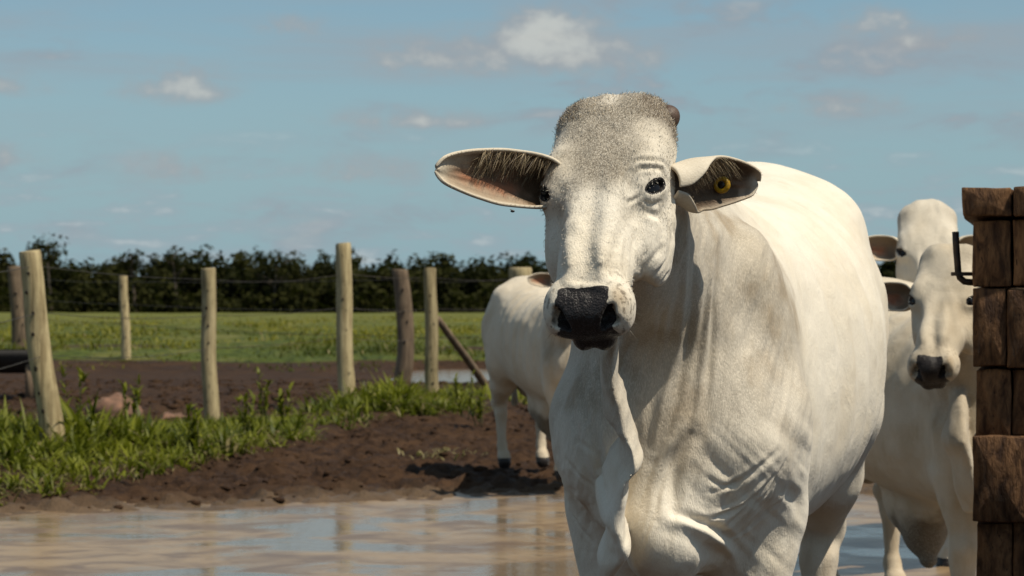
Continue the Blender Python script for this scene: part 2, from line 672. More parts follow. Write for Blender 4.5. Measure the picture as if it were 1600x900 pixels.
def build_ground():
    ang = np.concatenate([-np.geomspace(14, 0.34, 40)[:-1], np.linspace(-0.33, 0.33, 430), np.geomspace(0.34, 14, 40)[1:]])
    ys = np.concatenate([np.array([1.0, 2.0, 3.0, 4.0, 5.0, 5.6]), np.linspace(6, 11, 40), np.linspace(11.05, 21, 230), np.linspace(21.1, 40, 100), np.geomspace(41, 1500, 70)])
    A, Y = np.meshgrid(ang, ys)
    X = A * np.maximum(Y, 4.0)
    x, y = X.ravel(), Y.ravel()
    z, bank, ver, mud, mead = height(x, y)
    n, k = X.shape
    ID = np.arange(n * k).reshape(n, k)
    F = np.stack([ID[:-1, :-1].ravel(), ID[:-1, 1:].ravel(), ID[1:, 1:].ravel(), ID[1:, :-1].ravel()], 1)
    V = np.stack([x, y, z], 1)
    # a skirt behind the camera, part of the same sheet
    xb = x[:k]
    vb = np.stack([xb * 1.0, np.full(k, -60.0), np.zeros(k)], 1)
    base = len(V)
    V = np.concatenate([V, vb])
    i = np.arange(k - 1)
    F = np.concatenate([F, np.stack([base + i, base + i + 1, ID[0, 1:], ID[0, :-1]], 1)])
    p = np.stack([x, y, 0 * x], 1)
    grass = np.clip(np.maximum(mead ** 2, ver * 0.30) - 0.75 * smooth01(np.exp(-((y - 44 - 1.5 * vnoise(p * (0.15, 0.15, 1), 5)) / 2.2) ** 2) * (0.5 + vnoise(p * (0.25, 0.4, 1), 6)), 0.2, 0.7), 0, 1)
    wet = np.clip((1 - bank) + 0.0 * x, 0, 1) * smooth01(y, 6.6, 7.4)
    wet = np.maximum(wet, np.exp(-((y - np.interp(x, SHORE_X, SHORE_Y)) / 0.35) ** 2) * 0.8)
    z0 = np.zeros(k)
    g = mesh_obj('ground', V, F, ground_material(), None, True, {'grass': np.concatenate([grass, z0]), 'wet': np.concatenate([wet, z0])})
    tag(g, kind='structure')


def water_material(name, murk):
    m = bpy.data.materials.new(name)
    m.use_nodes = True
    t = NT(m.node_tree)
    tc = t.new('ShaderNodeTexCoord')
    ob = tc.outputs['Object']
    v = t.mapping(ob, (0.75, 0.85, 1), (0.35, 0.2, 0))
    n1 = t.noise(v, 1.1, 6, 0.58, 0.9)
    n2 = t.noise(t.mapping(ob, (1.5, 1.9, 1)), 1.6, 6, 0.62, 0.8)
    scum = t.ramp(t.math('ADD', t.math('MULTIPLY', n1, 0.65), t.math('MULTIPLY', n2, 0.35)), 0.44, 0.54)
    deep = t.mix(t.ramp(n2, 0.35, 0.7), (0.085, 0.058, 0.034), (0.155, 0.108, 0.065))
    b1 = t.new('ShaderNodeBsdfPrincipled')          # clear film over silt: mirrors the sky
    t.link(t.mix(0.5, deep, (0.20, 0.15, 0.10)), b1.inputs['Base Color'])
    b1.inputs['Roughness'].default_value = 0.07 if murk else 0.16
    b1.inputs['IOR'].default_value = 1.4
    b1.inputs['Specular IOR Level'].default_value = 0.65
    b2 = t.new('ShaderNodeBsdfPrincipled')          # floating silt
    t.link(t.mix(t.ramp(n2, 0.4, 0.65), (0.27, 0.185, 0.100), (0.13, 0.078, 0.040)), b2.inputs['Base Color'])
    b2.inputs['Roughness'].default_value = 0.34
    rip = t.noise(t.mapping(ob, (3, 9, 1)), 2.0, 4, 0.5, 0.3)
    fine = t.noise(t.mapping(ob, (9, 22, 1)), 2.0, 3, 0.5)
    nr = t.bump(t.math('ADD', t.math('MULTIPLY', rip, 0.7), t.math('MULTIPLY', fine, 0.3)), 0.10, 0.03)
    t.link(nr, b1.inputs['Normal'])
    t.link(t.bump(n2, 0.25, 0.02, nr), b2.inputs['Normal'])
    mx = t.new('ShaderNodeMixShader')
    t.link(t.math('MULTIPLY', scum, murk), mx.inputs[0])
    t.link(b1.outputs[0], mx.inputs[1])
    t.link(b2.outputs[0], mx.inputs[2])
    o = t.new('ShaderNodeOutputMaterial')
    t.link(mx.outputs[0], o.inputs[0])
    return m


def wood_material(name, dark, light, crack=0.5, scale=(22, 22, 2.2), knots=True, rough=0.8):
    m = bpy.data.materials.new(name)
    m.use_nodes = True
    t = NT(m.node_tree)
    tc = t.new('ShaderNodeTexCoord')
    ob = tc.outputs['Object']
    oi = t.new('ShaderNodeObjectInfo')
    sh = t.new('ShaderNodeVectorMath', operation='ADD')
    t.link(ob, sh.inputs[0])
    cb = t.new('ShaderNodeCombineXYZ')
    t.link(t.math('MULTIPLY', oi.outputs['Random'], 37.0), cb.inputs[0])
    t.link(t.math('MULTIPLY', oi.outputs['Random'], 11.0), cb.inputs[2])
    t.link(cb.outputs[0], sh.inputs[1])
    v = sh.outputs[0]
    g = t.noise(t.mapping(v, scale), 1.0, 6, 0.65, 0.6)
    g2 = t.noise(t.mapping(v, tuple(x * 3.5 for x in scale)), 1.0, 5, 0.6)
    n = t.noise(v, 4, 5, 0.6)
    c = t.mix(t.ramp(g, 0.3, 0.7), dark, light)
    c = t.mix(t.ramp(n, 0.45, 0.75, 0, 0.5), c, tuple(x * 0.62 for x in dark))
    ck = t.ramp(g2, 0.36, 0.30)
    c = t.mix(t.math('MULTIPLY', ck, crack), c, tuple(x * 0.2 for x in dark))
    tone = t.ramp(oi.outputs['Random'], 0, 1, 0.75, 1.15, False)
    cc = t.new('ShaderNodeMix', data_type='RGBA', blend_type='MULTIPLY')
    cc.inputs[0].default_value = 1
    t.link(c, cc.inputs[6])
    cm = t.new('ShaderNodeCombineColor')
    for i in range(3):
        t.link(tone, cm.inputs[i])
    t.link(cm.outputs[0], cc.inputs[7])
    b = t.new('ShaderNodeBsdfPrincipled')
    t.link(cc.outputs[2], b.inputs['Base Color'])
    b.inputs['Roughness'].default_value = rough
    b.inputs['Specular IOR Level'].default_value = 0.2
    hh = t.math('ADD', t.math('MULTIPLY', g, 0.6), t.math('MULTIPLY', g2, 0.5))
    t.link(t.bump(hh, 0.9, 0.015), b.inputs['Normal'])
    o = t.new('ShaderNodeOutputMaterial')
    t.link(b.outputs[0], o.inputs[0])
    return m


build_ground()
wm = water_material('puddle_water', 0.95)
n_ = 24
xs = np.linspace(-30, 30, n_)
V = np.array([(x, y, -0.022) for y in (6.0, 10.0, 15.2) for x in xs])
F = np.array([(r * n_ + i, r * n_ + i + 1, (r + 1) * n_ + i + 1, (r + 1) * n_ + i) for r in range(2) for i in range(n_ - 1)])
tag(mesh_obj('puddle', V, F, wm), kind='structure')
wm2 = water_material('pond_water', 0.0)
V = np.array([(x, y, -0.028) for y in (30.2, 38.5) for x in (-2.6, -1.0, 0.9)])
tag(mesh_obj('pond', V, np.array([(0, 1, 4, 3), (1, 2, 5, 4)]), wm2), kind='structure')


# ------------------------------------------------------------------ vegetation
def leaf_material(name, a, b_, dry=0.0, trans=0.25, spec=0.35, rough=0.5):
    m = bpy.data.materials.new(name)
    m.use_nodes = True
    t = NT(m.node_tree)
    k = t.attr('tone').outputs['Fac']
    c = t.mix(t.ramp(k, 0, 0.8, 0, 1, False), a, b_)
    c = t.mix(t.ramp(k, 0.86, 0.95), c, (0.20, 0.165, 0.075)) if dry else c
    b = t.new('ShaderNodeBsdfPrincipled')
    t.link(c, b.inputs['Base Color'])
    b.inputs['Roughness'].default_value = rough
    b.inputs['Specular IOR Level'].default_value = spec
    tr = t.new('ShaderNodeBsdfTranslucent')
    t.link(t.mix(0.35, c, (0.12, 0.16, 0.01)), tr.inputs[0])
    mx = t.new('ShaderNodeMixShader')
    mx.inputs[0].default_value = trans
    t.link(b.outputs[0], mx.inputs[1])
    t.link(tr.outputs[0], mx.inputs[2])
    o = t.new('ShaderNodeOutputMaterial')
    t.link(mx.outputs[0], o.inputs[0])
    return m


def blades(roots, az, lean, length, width, tone, seg=4, curl=1.0):
    """tapered, arching leaves with a raised midrib fold"""
    n = len(roots)
    d = np.stack([np.cos(az), np.sin(az), np.zeros(n)], 1)
    sd = np.stack([-np.sin(az), np.cos(az), np.zeros(n)], 1)
    V, T = [], []
    for j, t in enumerate(np.linspace(0, 1, seg + 1)):
        th = lean * (0.25 + 1.25 * t * curl)
        # integrate an arch
        hx = length * t * np.sin(lean * (0.25 + 0.62 * t * curl))
        hz = length * t * np.cos(lean * (0.25 + 0.62 * t * curl))
        c = roots + d * hx[:, None]
        c[:, 2] += hz
        w = width * (0.55 + 1.35 * t - 1.9 * t ** 2.2) if j < seg else width * 0.03
        w = np.maximum(w, width * 0.03)
        V += [c - sd * w[:, None], c + sd * w[:, None]]
    V = np.stack(V, 1).reshape(-1, 3)
    k = 2 * (seg + 1)
    base = np.arange(n)[:, None] * k
    F = np.concatenate([np.concatenate([base + 2 * i, base + 2 * i + 1, base + 2 * i + 3, base + 2 * i + 2], 1) for i in range(seg)])
    return V, F, np.repeat(tone, k)


def gz(x, y):
    return height(np.asarray(x, float), np.asarray(y, float))[0]


M_VERGE = leaf_material('verge_leaf', (0.032, 0.050, 0.004), (0.180, 0.190, 0.016), 1, 0.35, 0.18)
M_MEADOW = leaf_material('meadow_leaf', (0.032, 0.046, 0.004), (0.175, 0.165, 0.018), 1, 0.3, 0.12)


def verge():
    """rank broad-bladed grass along the wire fence"""
    n = 1700
    x = RNG.uniform(-4.6, 2.4, n * 4)
    f = RNG.random(n * 4) ** 0.8
    vn, vf = np.interp(x, V_X, V_N), np.interp(x, V_X, V_F)
    y = vn + 0.15 + f * (vf - vn - 0.4)
    p = np.stack([x, y, 0 * x], 1)
    dens = 0.55 + 1.1 * vnoise(p * (0.9, 0.9, 1), 41) - 0.45 * smooth01(x, -1.0, 0.6) - 0.25 * f
    keep = RNG.random(n * 4) < np.clip(dens, 0.05, 1)
    x, y, f = x[keep], y[keep], f[keep]
    m = len(x)
    size = np.clip(0.78 + 0.75 * vnoise(p[keep] * (1.3, 1.3, 1), 42), 0.4, 1.7) * np.where(x > -1.0, 0.60, 1.0) * np.where(f > 0.6, 0.75, 1.0)
    Vs, Fs, Ts, off = [], [], [], 0
    nb = 10
    z = gz(x, y)
    cl_tone = np.clip(0.5 + 0.6 * vnoise(p[keep] * (1.6, 1.6, 1), 47) + 0.25 * RNG.normal(size=m), 0, 1)
    for b in range(nb):
        az = RNG.uniform(0, 2 * math.pi, m)
        r = RNG.random(m) * 0.06
        roots = np.stack([x + np.cos(az) * r, y + np.sin(az) * r, z - 0.01], 1)
        ln = size * RNG.uniform(0.08, 0.36, m)
        lean = RNG.uniform(0.45, 1.75, m)
        wd = RNG.uniform(0.006, 0.022, m) * np.sqrt(size)
        tone = np.clip(0.55 * cl_tone + 0.4 * RNG.random(m), 0, 0.82)
        dead = RNG.random(m) < np.where(f < 0.25, 0.26, 0.13)
        tone = np.where(dead, 0.97, tone)
        lean = np.where(dead, lean + 0.5, lean)
        V, F, T = blades(roots, az, lean, ln, wd, tone, 4)
        Vs.append(V); Fs.append(F + off); Ts.append(T); off += len(V)
    o = mesh_obj('verge_grass', np.concatenate(Vs), np.concatenate(Fs), M_VERGE, None, True, {'tone': np.concatenate(Ts)})
    tag(o, 'rank green broad-bladed grass growing along the foot of the wire fence', 'grass', kind='stuff')


def meadow():
    n = 72000
    y = 34 * np.exp(RNG.random(n) * math.log(150 / 34.0))
    x = (RNG.random(n) * 2 - 1) * y * 0.30
    z, bank, ver, mud, mead = height(x, y)
    p = np.stack([x, y, 0 * x], 1)
    gap = smooth01(np.exp(-((y - 44 - 1.5 * vnoise(p * (0.15, 0.15, 1), 5)) / 2.2) ** 2) * (0.5 + vnoise(p * (0.25, 0.4, 1), 6)), 0.2, 0.7)
    keep = RNG.random(n) < np.sqrt(mead) * (1 - gap) * np.clip(0.85 + 0.7 * vnoise(p * (0.4, 0.2, 1), 44), 0.12, 1)
    x, y, z = x[keep], y[keep], z[keep]
    m = len(x)
    s = np.clip(y / 42, 1, 3.2)
    pp = np.stack([x, y, 0 * x], 1)
    tall = np.clip(0.95 + 1.3 * vnoise(pp * (0.55, 0.3, 1), 45), 0.3, 2.4) * np.clip(1.15 - (y - 35) / 120, 0.45, 1.2)
    az = RNG.uniform(0, 2 * math.pi, m)
    tone = np.clip(0.38 + 0.55 * vnoise(pp * (0.30, 0.10, 1), 46) + 0.25 * RNG.random(m) + (y - 40) / 320, 0, 0.82)
    tone = np.where(RNG.random(m) < 0.06, 0.97, tone)
    V, F, T = blades(np.stack([x, y, z - 0.02], 1), az, RNG.uniform(0.6, 1.7, m), 0.165 * tall * RNG.uniform(0.5, 1.1, m), 0.016 * s * RNG.uniform(0.7, 1.4, m), tone, 3)
    o = mesh_obj('meadow_grass', V, F, M_MEADOW, None, True, {'tone': T})
    tag(o, 'green and straw-coloured pasture grass between the mud and the dark wood', 'grass', kind='stuff')


def weeds():
    """leafy weeds standing up out of the verge: a thing each"""
    spots = [(410, 640, 0.42, 'tallest leafy weed standing midway between the two tallest pale posts'),
             (445, 655, 0.36, 'bushy weed leaning beside the tallest weed in the verge'),
             (115, 655, 0.55, 'tall leafy weed just beside the leaning post'),
             (725, 628, 0.5, 'upright weed in front of the pond beside the leaning brown pole'),
             (745, 640, 0.35, 'low weed at the foot of the leaning brown pole'),
             (205, 665, 0.45, 'leafy weed in front of the largest reddish earth lump'),
             (385, 668, 0.40, 'weed in the grass just beside the knotty shorter pale post'),
             (300, 690, 0.3, 'small weed low in the grass between leaning post and knotty shorter post')]
    for k, (px, py, h, lab) in enumerate(spots):
        c = ground_pt(px, py + 18, 0.1)
        c[2] = gz([c[0]], [c[1]])[0]
        root = empty('weed_plant', c)
        tag(root, lab, 'plant', 'leafy weeds in the fence verge')
        VV, FF, TT, off = [], [], [], 0
        ns = 3
        SV, SF, so_ = [], [], 0
        for s in range(ns):
            a = RNG.uniform(0, 6.28)
            tip = c + np.array((math.cos(a) * 0.16 * h, math.sin(a) * 0.16 * h, h * RNG.uniform(0.7, 1.0)))
            base = c + np.array((math.cos(a) * 0.02, math.sin(a) * 0.02, -0.03))
            pts = [base + (tip - base) * t + np.array((0.02 * math.sin(4 * t + s), 0, 0)) for t in np.linspace(0, 1, 6)]
            v, f = tube(pts, np.linspace(0.006, 0.002, 6), 5)
            SV.append(v)
            SF += [tuple(i + so_ for i in q) for q in f]
            so_ += len(v)
            m = 16
            t = RNG.uniform(0.2, 1, m)
            rt = base + (tip - base) * t[:, None]
            V, F, T = blades(rt, RNG.uniform(0, 6.28, m), RNG.uniform(0.6, 1.5, m), RNG.uniform(0.05, 0.12, m), RNG.uniform(0.010, 0.020, m), RNG.uniform(0.3, 0.82, m), 3)
            VV.append(V); FF.append(F + off); TT.append(T); off += len(V)
        o = mesh_obj('stem', np.concatenate(SV), SF, M_STEM)
        adopt(o, root)
        o = mesh_obj('leaves', np.concatenate(VV), np.concatenate(FF), M_VERGE, None, True, {'tone': np.concatenate(TT)})
        adopt(o, root)


def tube(pts, rad, n=10, cap=True):
    pts = np.asarray(pts, float)
    rad = np.broadcast_to(rad, (len(pts),))
    T = np.gradient(pts, axis=0)
    T /= np.linalg.norm(T, axis=1)[:, None]
    ref = np.array((0.31, 0.95, 0.07)) if abs(T[0] @ np.array((0.31, 0.95, 0.07))) < 0.9 else np.array((1.0, 0, 0))
    V = []
    for i in range(len(pts)):
        a = nrm(np.cross(T[i], ref))
        b = np.cross(T[i], a)
        for j in range(n):
            ph = 2 * math.pi * j / n
            V.append(pts[i] + rad[i] * (math.cos(ph) * a + math.sin(ph) * b))
    F = []
    for i in range(len(pts) - 1):
        for j in range(n):
            k = (j + 1) % n
            F.append((i * n + j, i * n + k, (i + 1) * n + k, (i + 1) * n + j))
    if cap:
        F.append(tuple(range(n - 1, -1, -1)))
        F.append(tuple((len(pts) - 1) * n + j for j in range(n)))
    return np.array(V), F


M_STEM = wood_material('stem_bark', (0.05, 0.06, 0.02), (0.09, 0.08, 0.04), 0.2)
M_BARK = wood_material('tree_bark', (0.05, 0.038, 0.028), (0.11, 0.09, 0.07), 0.4)
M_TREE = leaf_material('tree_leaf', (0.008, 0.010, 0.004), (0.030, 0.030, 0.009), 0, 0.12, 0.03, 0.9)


def crown_leaves(c, rx, rz, n, size, tone0, low=0.15):
    """leaf sprays on uneven lobes filling a crown"""
    lobes = RNG.normal(size=(9, 3))
    lobes /= np.linalg.norm(lobes, axis=1)[:, None]
    lobes[:, 2] = np.abs(lobes[:, 2]) * 0.8 - low * RNG.uniform(0, 2.0, 9)
    lc = lobes * np.array((rx * 0.62, rx * 0.62, rz * 0.62))
    lr = RNG.uniform(0.34, 0.56, 9)
    which = RNG.integers(0, 9, n)
    d = RNG.normal(size=(n, 3))
    d /= np.linalg.norm(d, axis=1)[:, None]
    rad = RNG.random(n) ** 0.45
    p = c + lc[which] + d * rad[:, None] * lr[which][:, None] * np.array((rx, rx, rz))
    nn = d + RNG.normal(size=(n, 3)) * 0.6 + np.array((0, 0, 0.5))
    nn /= np.linalg.norm(nn, axis=1)[:, None]
    a = np.cross(nn, RNG.normal(size=(n, 3)))
    a /= np.linalg.norm(a, axis=1)[:, None]
    b = np.cross(nn, a)
    s = size * RNG.uniform(0.5, 1.3, n)
    a *= s[:, None]
    b *= (s * 0.55)[:, None]
    V = np.stack([p - a, p - b * 0.9 + 0.1 * a, p + a, p + b], 1).reshape(-1, 3)
    F = np.arange(4 * n).reshape(n, 4)
    tone = np.clip(tone0 + RNG.normal(size=n) * 0.16, 0, 1)
    return V, F, np.repeat(tone, 4)


def wood():
    """the far wood: one mass, with a few trees that stand out of it"""
    VV, FF, TT, off = [], [], [], 0
    TV, TF, toff = [], [], 0
    prof_x = np.array([-90, -49, -44, -40, -36, -31, -26, -20, -14, -8, -4, 0, 4, 30, 40, 60, 90.0])
    prof_h = 1.08 * np.array([6.2, 6.2, 6.4, 6.4, 6.2, 6.2, 6.4, 6.2, 6.1, 6.1, 6.0, 6.2, 6.2, 6.6, 6.8, 6.5, 6.5])
    for row, (yy, dens) in enumerate(((198, 2.6), (206, 2.4), (215, 2.6))):
        x = -118.0
        while x < 118:
            hh = np.interp(x, prof_x, prof_h) * RNG.uniform(0.88, 1.05) * (0.78, 0.96, 1.02)[row]
            rx = RNG.uniform(1.7, 2.9)
            y = yy + RNG.uniform(-2.5, 2.5)
            cz = hh * 0.50
            V, F, T = crown_leaves(np.array((x, y, cz)), rx, hh * 0.52, 640, 0.32, RNG.uniform(0.10, 0.75), 0.5)
            VV.append(V); FF.append(F + off); TT.append(T); off += len(V)
            x += dens * RNG.uniform(0.7, 1.25)
    # undergrowth at the edge of the wood
    n = 34000
    x = RNG.uniform(-118, 118, n)
    y = RNG.uniform(192, 204, n)
    z = RNG.random(n) * 2.9 * (0.6 + 0.3 * np.sin(x * 0.9) ** 2 + 0.2 * np.sin(x * 0.37 + 1)) + 0.0
    p = np.stack([x, y, z], 1)
    nn = RNG.normal(size=(n, 3)) + np.array((0, -0.4, 0.5))
    nn /= np.linalg.norm(nn, axis=1)[:, None]
    a = np.cross(nn, RNG.normal(size=(n, 3)))
    a /= np.linalg.norm(a, axis=1)[:, None]
    b = np.cross(nn, a) * 0.24
    a *= 0.38
    V = np.stack([p - a, p - b, p + a, p + b], 1).reshape(-1, 3)
    VV.append(V); FF.append(np.arange(4 * n).reshape(n, 4) + off); TT.append(np.repeat(RNG.uniform(0.1, 0.7, n), 4))
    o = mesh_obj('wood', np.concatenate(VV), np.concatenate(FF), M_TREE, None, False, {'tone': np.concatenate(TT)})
    tag(o, 'dark far-off wood closing the pasture along the skyline', 'trees', kind='stuff')
    for (px, top, rx, lab) in ((78, 362, 2.5, 'ragged dark tree rising highest above the wood, over the leaning post'),
                               (272, 380, 1.5, 'thin bare-topped tree standing just above the wood between two fence posts'),
                               (210, 384, 1.5, 'round dark treetop standing above the wood behind the small slim post'),
                               (432, 387, 2.2, 'broad dark treetop rising from the wood between the two tallest posts')):
        tp = P(px, top, 194)
        hh = tp[2]
        root = empty('tree', (tp[0], 194, gz([tp[0]], [194.0])[0]))
        tag(root, lab, 'tree', 'trees rising above the wood')
        b0 = np.array((tp[0], 194, -0.2))
        pts = [b0 + np.array((0.25 * math.sin(2 * t + px), 0, t * hh * 0.9)) for t in np.linspace(0, 1, 8)]
        v, f = tube(pts, np.linspace(0.20, 0.05, 8), 7)
        TVs, TFs = [v], list(f)
        o2 = len(v)
        for q in range(7):
            t0 = RNG.uniform(0.45, 0.9)
            s0 = b0 + np.array((0.25 * math.sin(2 * t0 + px), 0, t0 * hh * 0.9))
            an = RNG.uniform(0, 6.28)
            e0 = s0 + np.array((math.cos(an) * rx * 0.7, math.sin(an) * rx * 0.7, hh * 0.14))
            v, f = tube([s0, (s0 + e0) / 2 + np.array((0, 0, 0.15)), e0], [0.07, 0.05, 0.02], 5)
            TVs.append(v)
            TFs += [tuple(i + o2 for i in k) for k in f]
            o2 += len(v)
        adopt(mesh_obj('trunk', np.concatenate(TVs), TFs, M_BARK), root)
        V, F, T = crown_leaves(np.array((tp[0], 194, hh * 0.70)), rx, hh * 0.34, 330 if px != 272 else 200, 0.24, 0.3)
        adopt(mesh_obj('crown', V, F, M_TREE, None, False, {'tone': T}), root)


# ------------------------------------------------------------------ fences
M_POST = wood_material('post_wood', (0.23, 0.175, 0.09), (0.50, 0.41, 0.235), 0.7, (30, 30, 2.5))
M_POSTD = wood_material('post_old_wood', (0.10, 0.070, 0.048), (0.20, 0.145, 0.095), 0.6, (30, 30, 2.5))


def plain(name, col, rough=0.7, metal=0.0, noise=None, col2=None):
    m = bpy.data.materials.new(name)
    m.use_nodes = True
    t = NT(m.node_tree)
    b = t.new('ShaderNodeBsdfPrincipled')
    b.inputs['Roughness'].default_value = rough
    b.inputs['Metallic'].default_value = metal
    tc = t.new('ShaderNodeTexCoord')
    c2 = col2 or tuple(x * 0.6 for x in col)
    nz = t.noise(tc.outputs['Object'], noise or 12, 5, 0.65)
    t.link(t.mix(t.ramp(nz, 0.3, 0.7), col, c2), b.inputs['Base Color'])
    t.link(t.bump(nz, 0.5, 0.01), b.inputs['Normal'])
    o = t.new('ShaderNodeOutputMaterial')
    t.link(b.outputs[0], o.inputs[0])
    return m


M_KNOT = plain('knot_hole', (0.022, 0.014, 0.009), 0.9)
M_WIRE = plain('wire_steel', (0.07, 0.06, 0.05), 0.6, 0.4)
M_IRON = plain('iron_black', (0.016, 0.014, 0.013), 0.5, 0.6, 30, (0.045, 0.028, 0.020))


def post(parent, top, base, w, mat, seed, bow=0.0, knots=9):
    """rough round post through two points with bumps, bow and a bevelled top"""
    rr = np.random.default_rng(seed)
    top, base = np.asarray(top, float), np.asarray(base, float)
    n, k = 26, 18
    ax = nrm(top - base)
    L = np.linalg.norm(top - base)
    a = nrm(np.cross(ax, (0, 1, 0)))
    b = np.cross(ax, a)
    V, F = [], []
    ts = list(np.linspace(-0.12, 0.985, n)) + [1.0]
    for i, t in enumerate(ts):
        c = base + ax * L * t + a * bow * math.sin(math.pi * max(t, 0)) + a * 0.006 * math.sin(9 * t + seed)
        r0 = w * (1.04 - 0.10 * t) * (0.93 if i == n else 1)
        for j in range(k):
            ph = 2 * math.pi * j / k
            rad = r0 * (1 + 0.05 * math.sin(2 * ph + seed) + 0.035 * math.sin(3 * ph + 5 * t + seed) + 0.02 * math.sin(13 * t + 2 * ph) + rr.normal() * 0.008)
            V.append(c + rad * (math.cos(ph) * a + math.sin(ph) * b) + ax * (0.006 * math.sin(ph + seed) if i >= n - 1 else 0))
    m = len(ts)
    for i in range(m - 1):
        for j in range(k):
            q = (j + 1) % k
            F.append((i * k + j, i * k + q, (i + 1) * k + q, (i + 1) * k + j))
    F.append(tuple((m - 1) * k + j for j in range(k)))
    F.append(tuple(range(k - 1, -1, -1)))
    o = mesh_obj('post', np.array(V), F, mat)
    md = o.modifiers.new('edge', 'EDGE_SPLIT')
    md.split_angle = R(50)
    adopt(o, parent)
    for q in range(knots):      # wire holes and knots
        t = 0.08 + 0.88 * (q + rr.random() * 0.7) / knots
        ph = -math.pi / 2 + rr.normal() * 0.28
        dirv = math.cos(ph) * a + math.sin(ph) * (b if b[1] > 0 else -b)
        c = base + ax * L * t + a * bow * math.sin(math.pi * t) + dirv * w * 0.99
        N = 9
        s = w * rr.uniform(0.10, 0.17)
        tang = np.cross(ax, dirv)
        vv = [c - dirv * 0.03 * w] + [c + dirv * 0.05 * w * (1) + s * (math.cos(2 * math.pi * i / N) * tang + 1.25 * math.sin(2 * math.pi * i / N) * ax) for i in range(N)] \
            + [c - dirv * 0.3 * w + 1.25 * s * (math.cos(2 * math.pi * i / N) * tang + 1.25 * math.sin(2 * math.pi * i / N) * ax) for i in range(N)]
        ff = [(0, 1 + i, 1 + (i + 1) % N) for i in range(N)] + [(1 + i, 1 + N + i, 1 + N + (i + 1) % N, 1 + (i + 1) % N) for i in range(N)]
        kn = mesh_obj('knot_hole', np.array(vv), ff, M_KNOT)
        kn.parent = o
    return o


def base_at(px, py):
    g = ground_pt(px, py, 0.05)
    g[2] = gz([g[0]], [g[1]])[0]
    return g


def wires(parent, pts_list, heights, r=0.0028):
    for h in heights:
        V, F, o = [], [], 0
        path = []
        for (b, t) in pts_list:
            path.append(b + (t - b) * h)
        fine = []
        for i in range(len(path) - 1):
            for s in np.linspace(0, 1, 14, endpoint=(i == len(path) - 2)):
                q = path[i] + (path[i + 1] - path[i]) * s
                q = q - np.array((0, 0, 0.035 * 4 * s * (1 - s) * (1 + 0.4 * math.sin(i * 3 + h * 9))))
                fine.append(q)
        v, f = tube(np.array(fine), r, 5)
        w_ = mesh_obj('wire', v, f, M_WIRE)
        adopt(w_, parent)


def fences():
    # near fence along the verge: (top px, top py, base px, base py, half width m, seed, bow)
    near = [(46, 392, 86, 722, 0.078, 3, 0.012), (326, 419, 330, 662, 0.070, 4, 0.008), (537, 380, 543, 640, 0.085, 5, 0.010), (672, 419, 676, 636, 0.068, 6, 0.0)]
    root = empty('wire_fence', base_at(330, 662))
    tag(root, 'nearer wire fence on pale round posts standing in the green verge', 'fence')
    pl = []
    for (tx, ty, bx, by, w, sd, bow) in near:
        b = base_at(bx, by)
        t = P(tx, ty, b[1])
        post(root, t, b, w, M_POST, sd, bow, 8)
        pl.append((b, t + np.array((0, 0, 0))))
    L0 = base_at(-170, 800)
    b_end = base_at(900, 622)
    pw = [(L0, L0 + np.array((0, 0, 1.45)))] + [(b, b + (t - b) * min(1, 1.42 / np.linalg.norm(t - b))) for b, t in pl] + [(b_end, b_end + np.array((0, 0, 1.42)))]
    off = np.array((0, 0.085, 0))
    pw = [(b + off, t + off) for b, t in pw]
    wires(root, pw, (0.93, 0.70, 0.49))
    post(root, L0 + np.array((0, 0, 1.5)), L0, 0.075, M_POST, 8, 0, 3)
    post(root, b_end + np.array((0, 0, 1.5)), b_end, 0.075, M_POST, 9, 0, 3)
    # far fence by the pond
    root = empty('wire_fence', base_at(625, 592))
    tag(root, 'farther wire fence with slim and weathered posts by the pond', 'fence')
    far = [(24, 416, 34, 560, 0.150, 13, M_POSTD, 0.0), (192, 431, 198, 572, 0.072, 14, M_POST, 0.0), (624, 421, 629, 594, 0.112, 15, M_POSTD, -0.06), (813, 418, 815, 600, 0.16, 16, M_POST, 0.0)]
    pl = []
    for (tx, ty, bx, by, w, sd, mt, bow) in far:
        b = base_at(bx, by)
        t = P(tx, ty, b[1])
        post(root, t, b, w, mt, sd, bow, 5)
        pl.append((b + np.array((0, 0.15, 0)), b + (t - b) * min(1, 1.5 / np.linalg.norm(t - b)) + np.array((0, 0.15, 0))))
    wires(root, pl, (0.93, 0.66, 0.42), 0.004)
    # brace leaning on the fence
    t = np.array(P(684, 497, 25.3))
    b = base_at(766, 612)
    v, f = tube([b + (t - b) * s + np.array((0, 0, 0.01 * math.sin(5 * s))) for s in np.linspace(-0.03, 1, 12)], np.linspace(0.05, 0.04, 12), 10)
    o = mesh_obj('brace_pole', v, f, M_POSTD)
    tag(o, 'thin brown pole leaning down from the slimmest pale post beside the pond', 'pole')


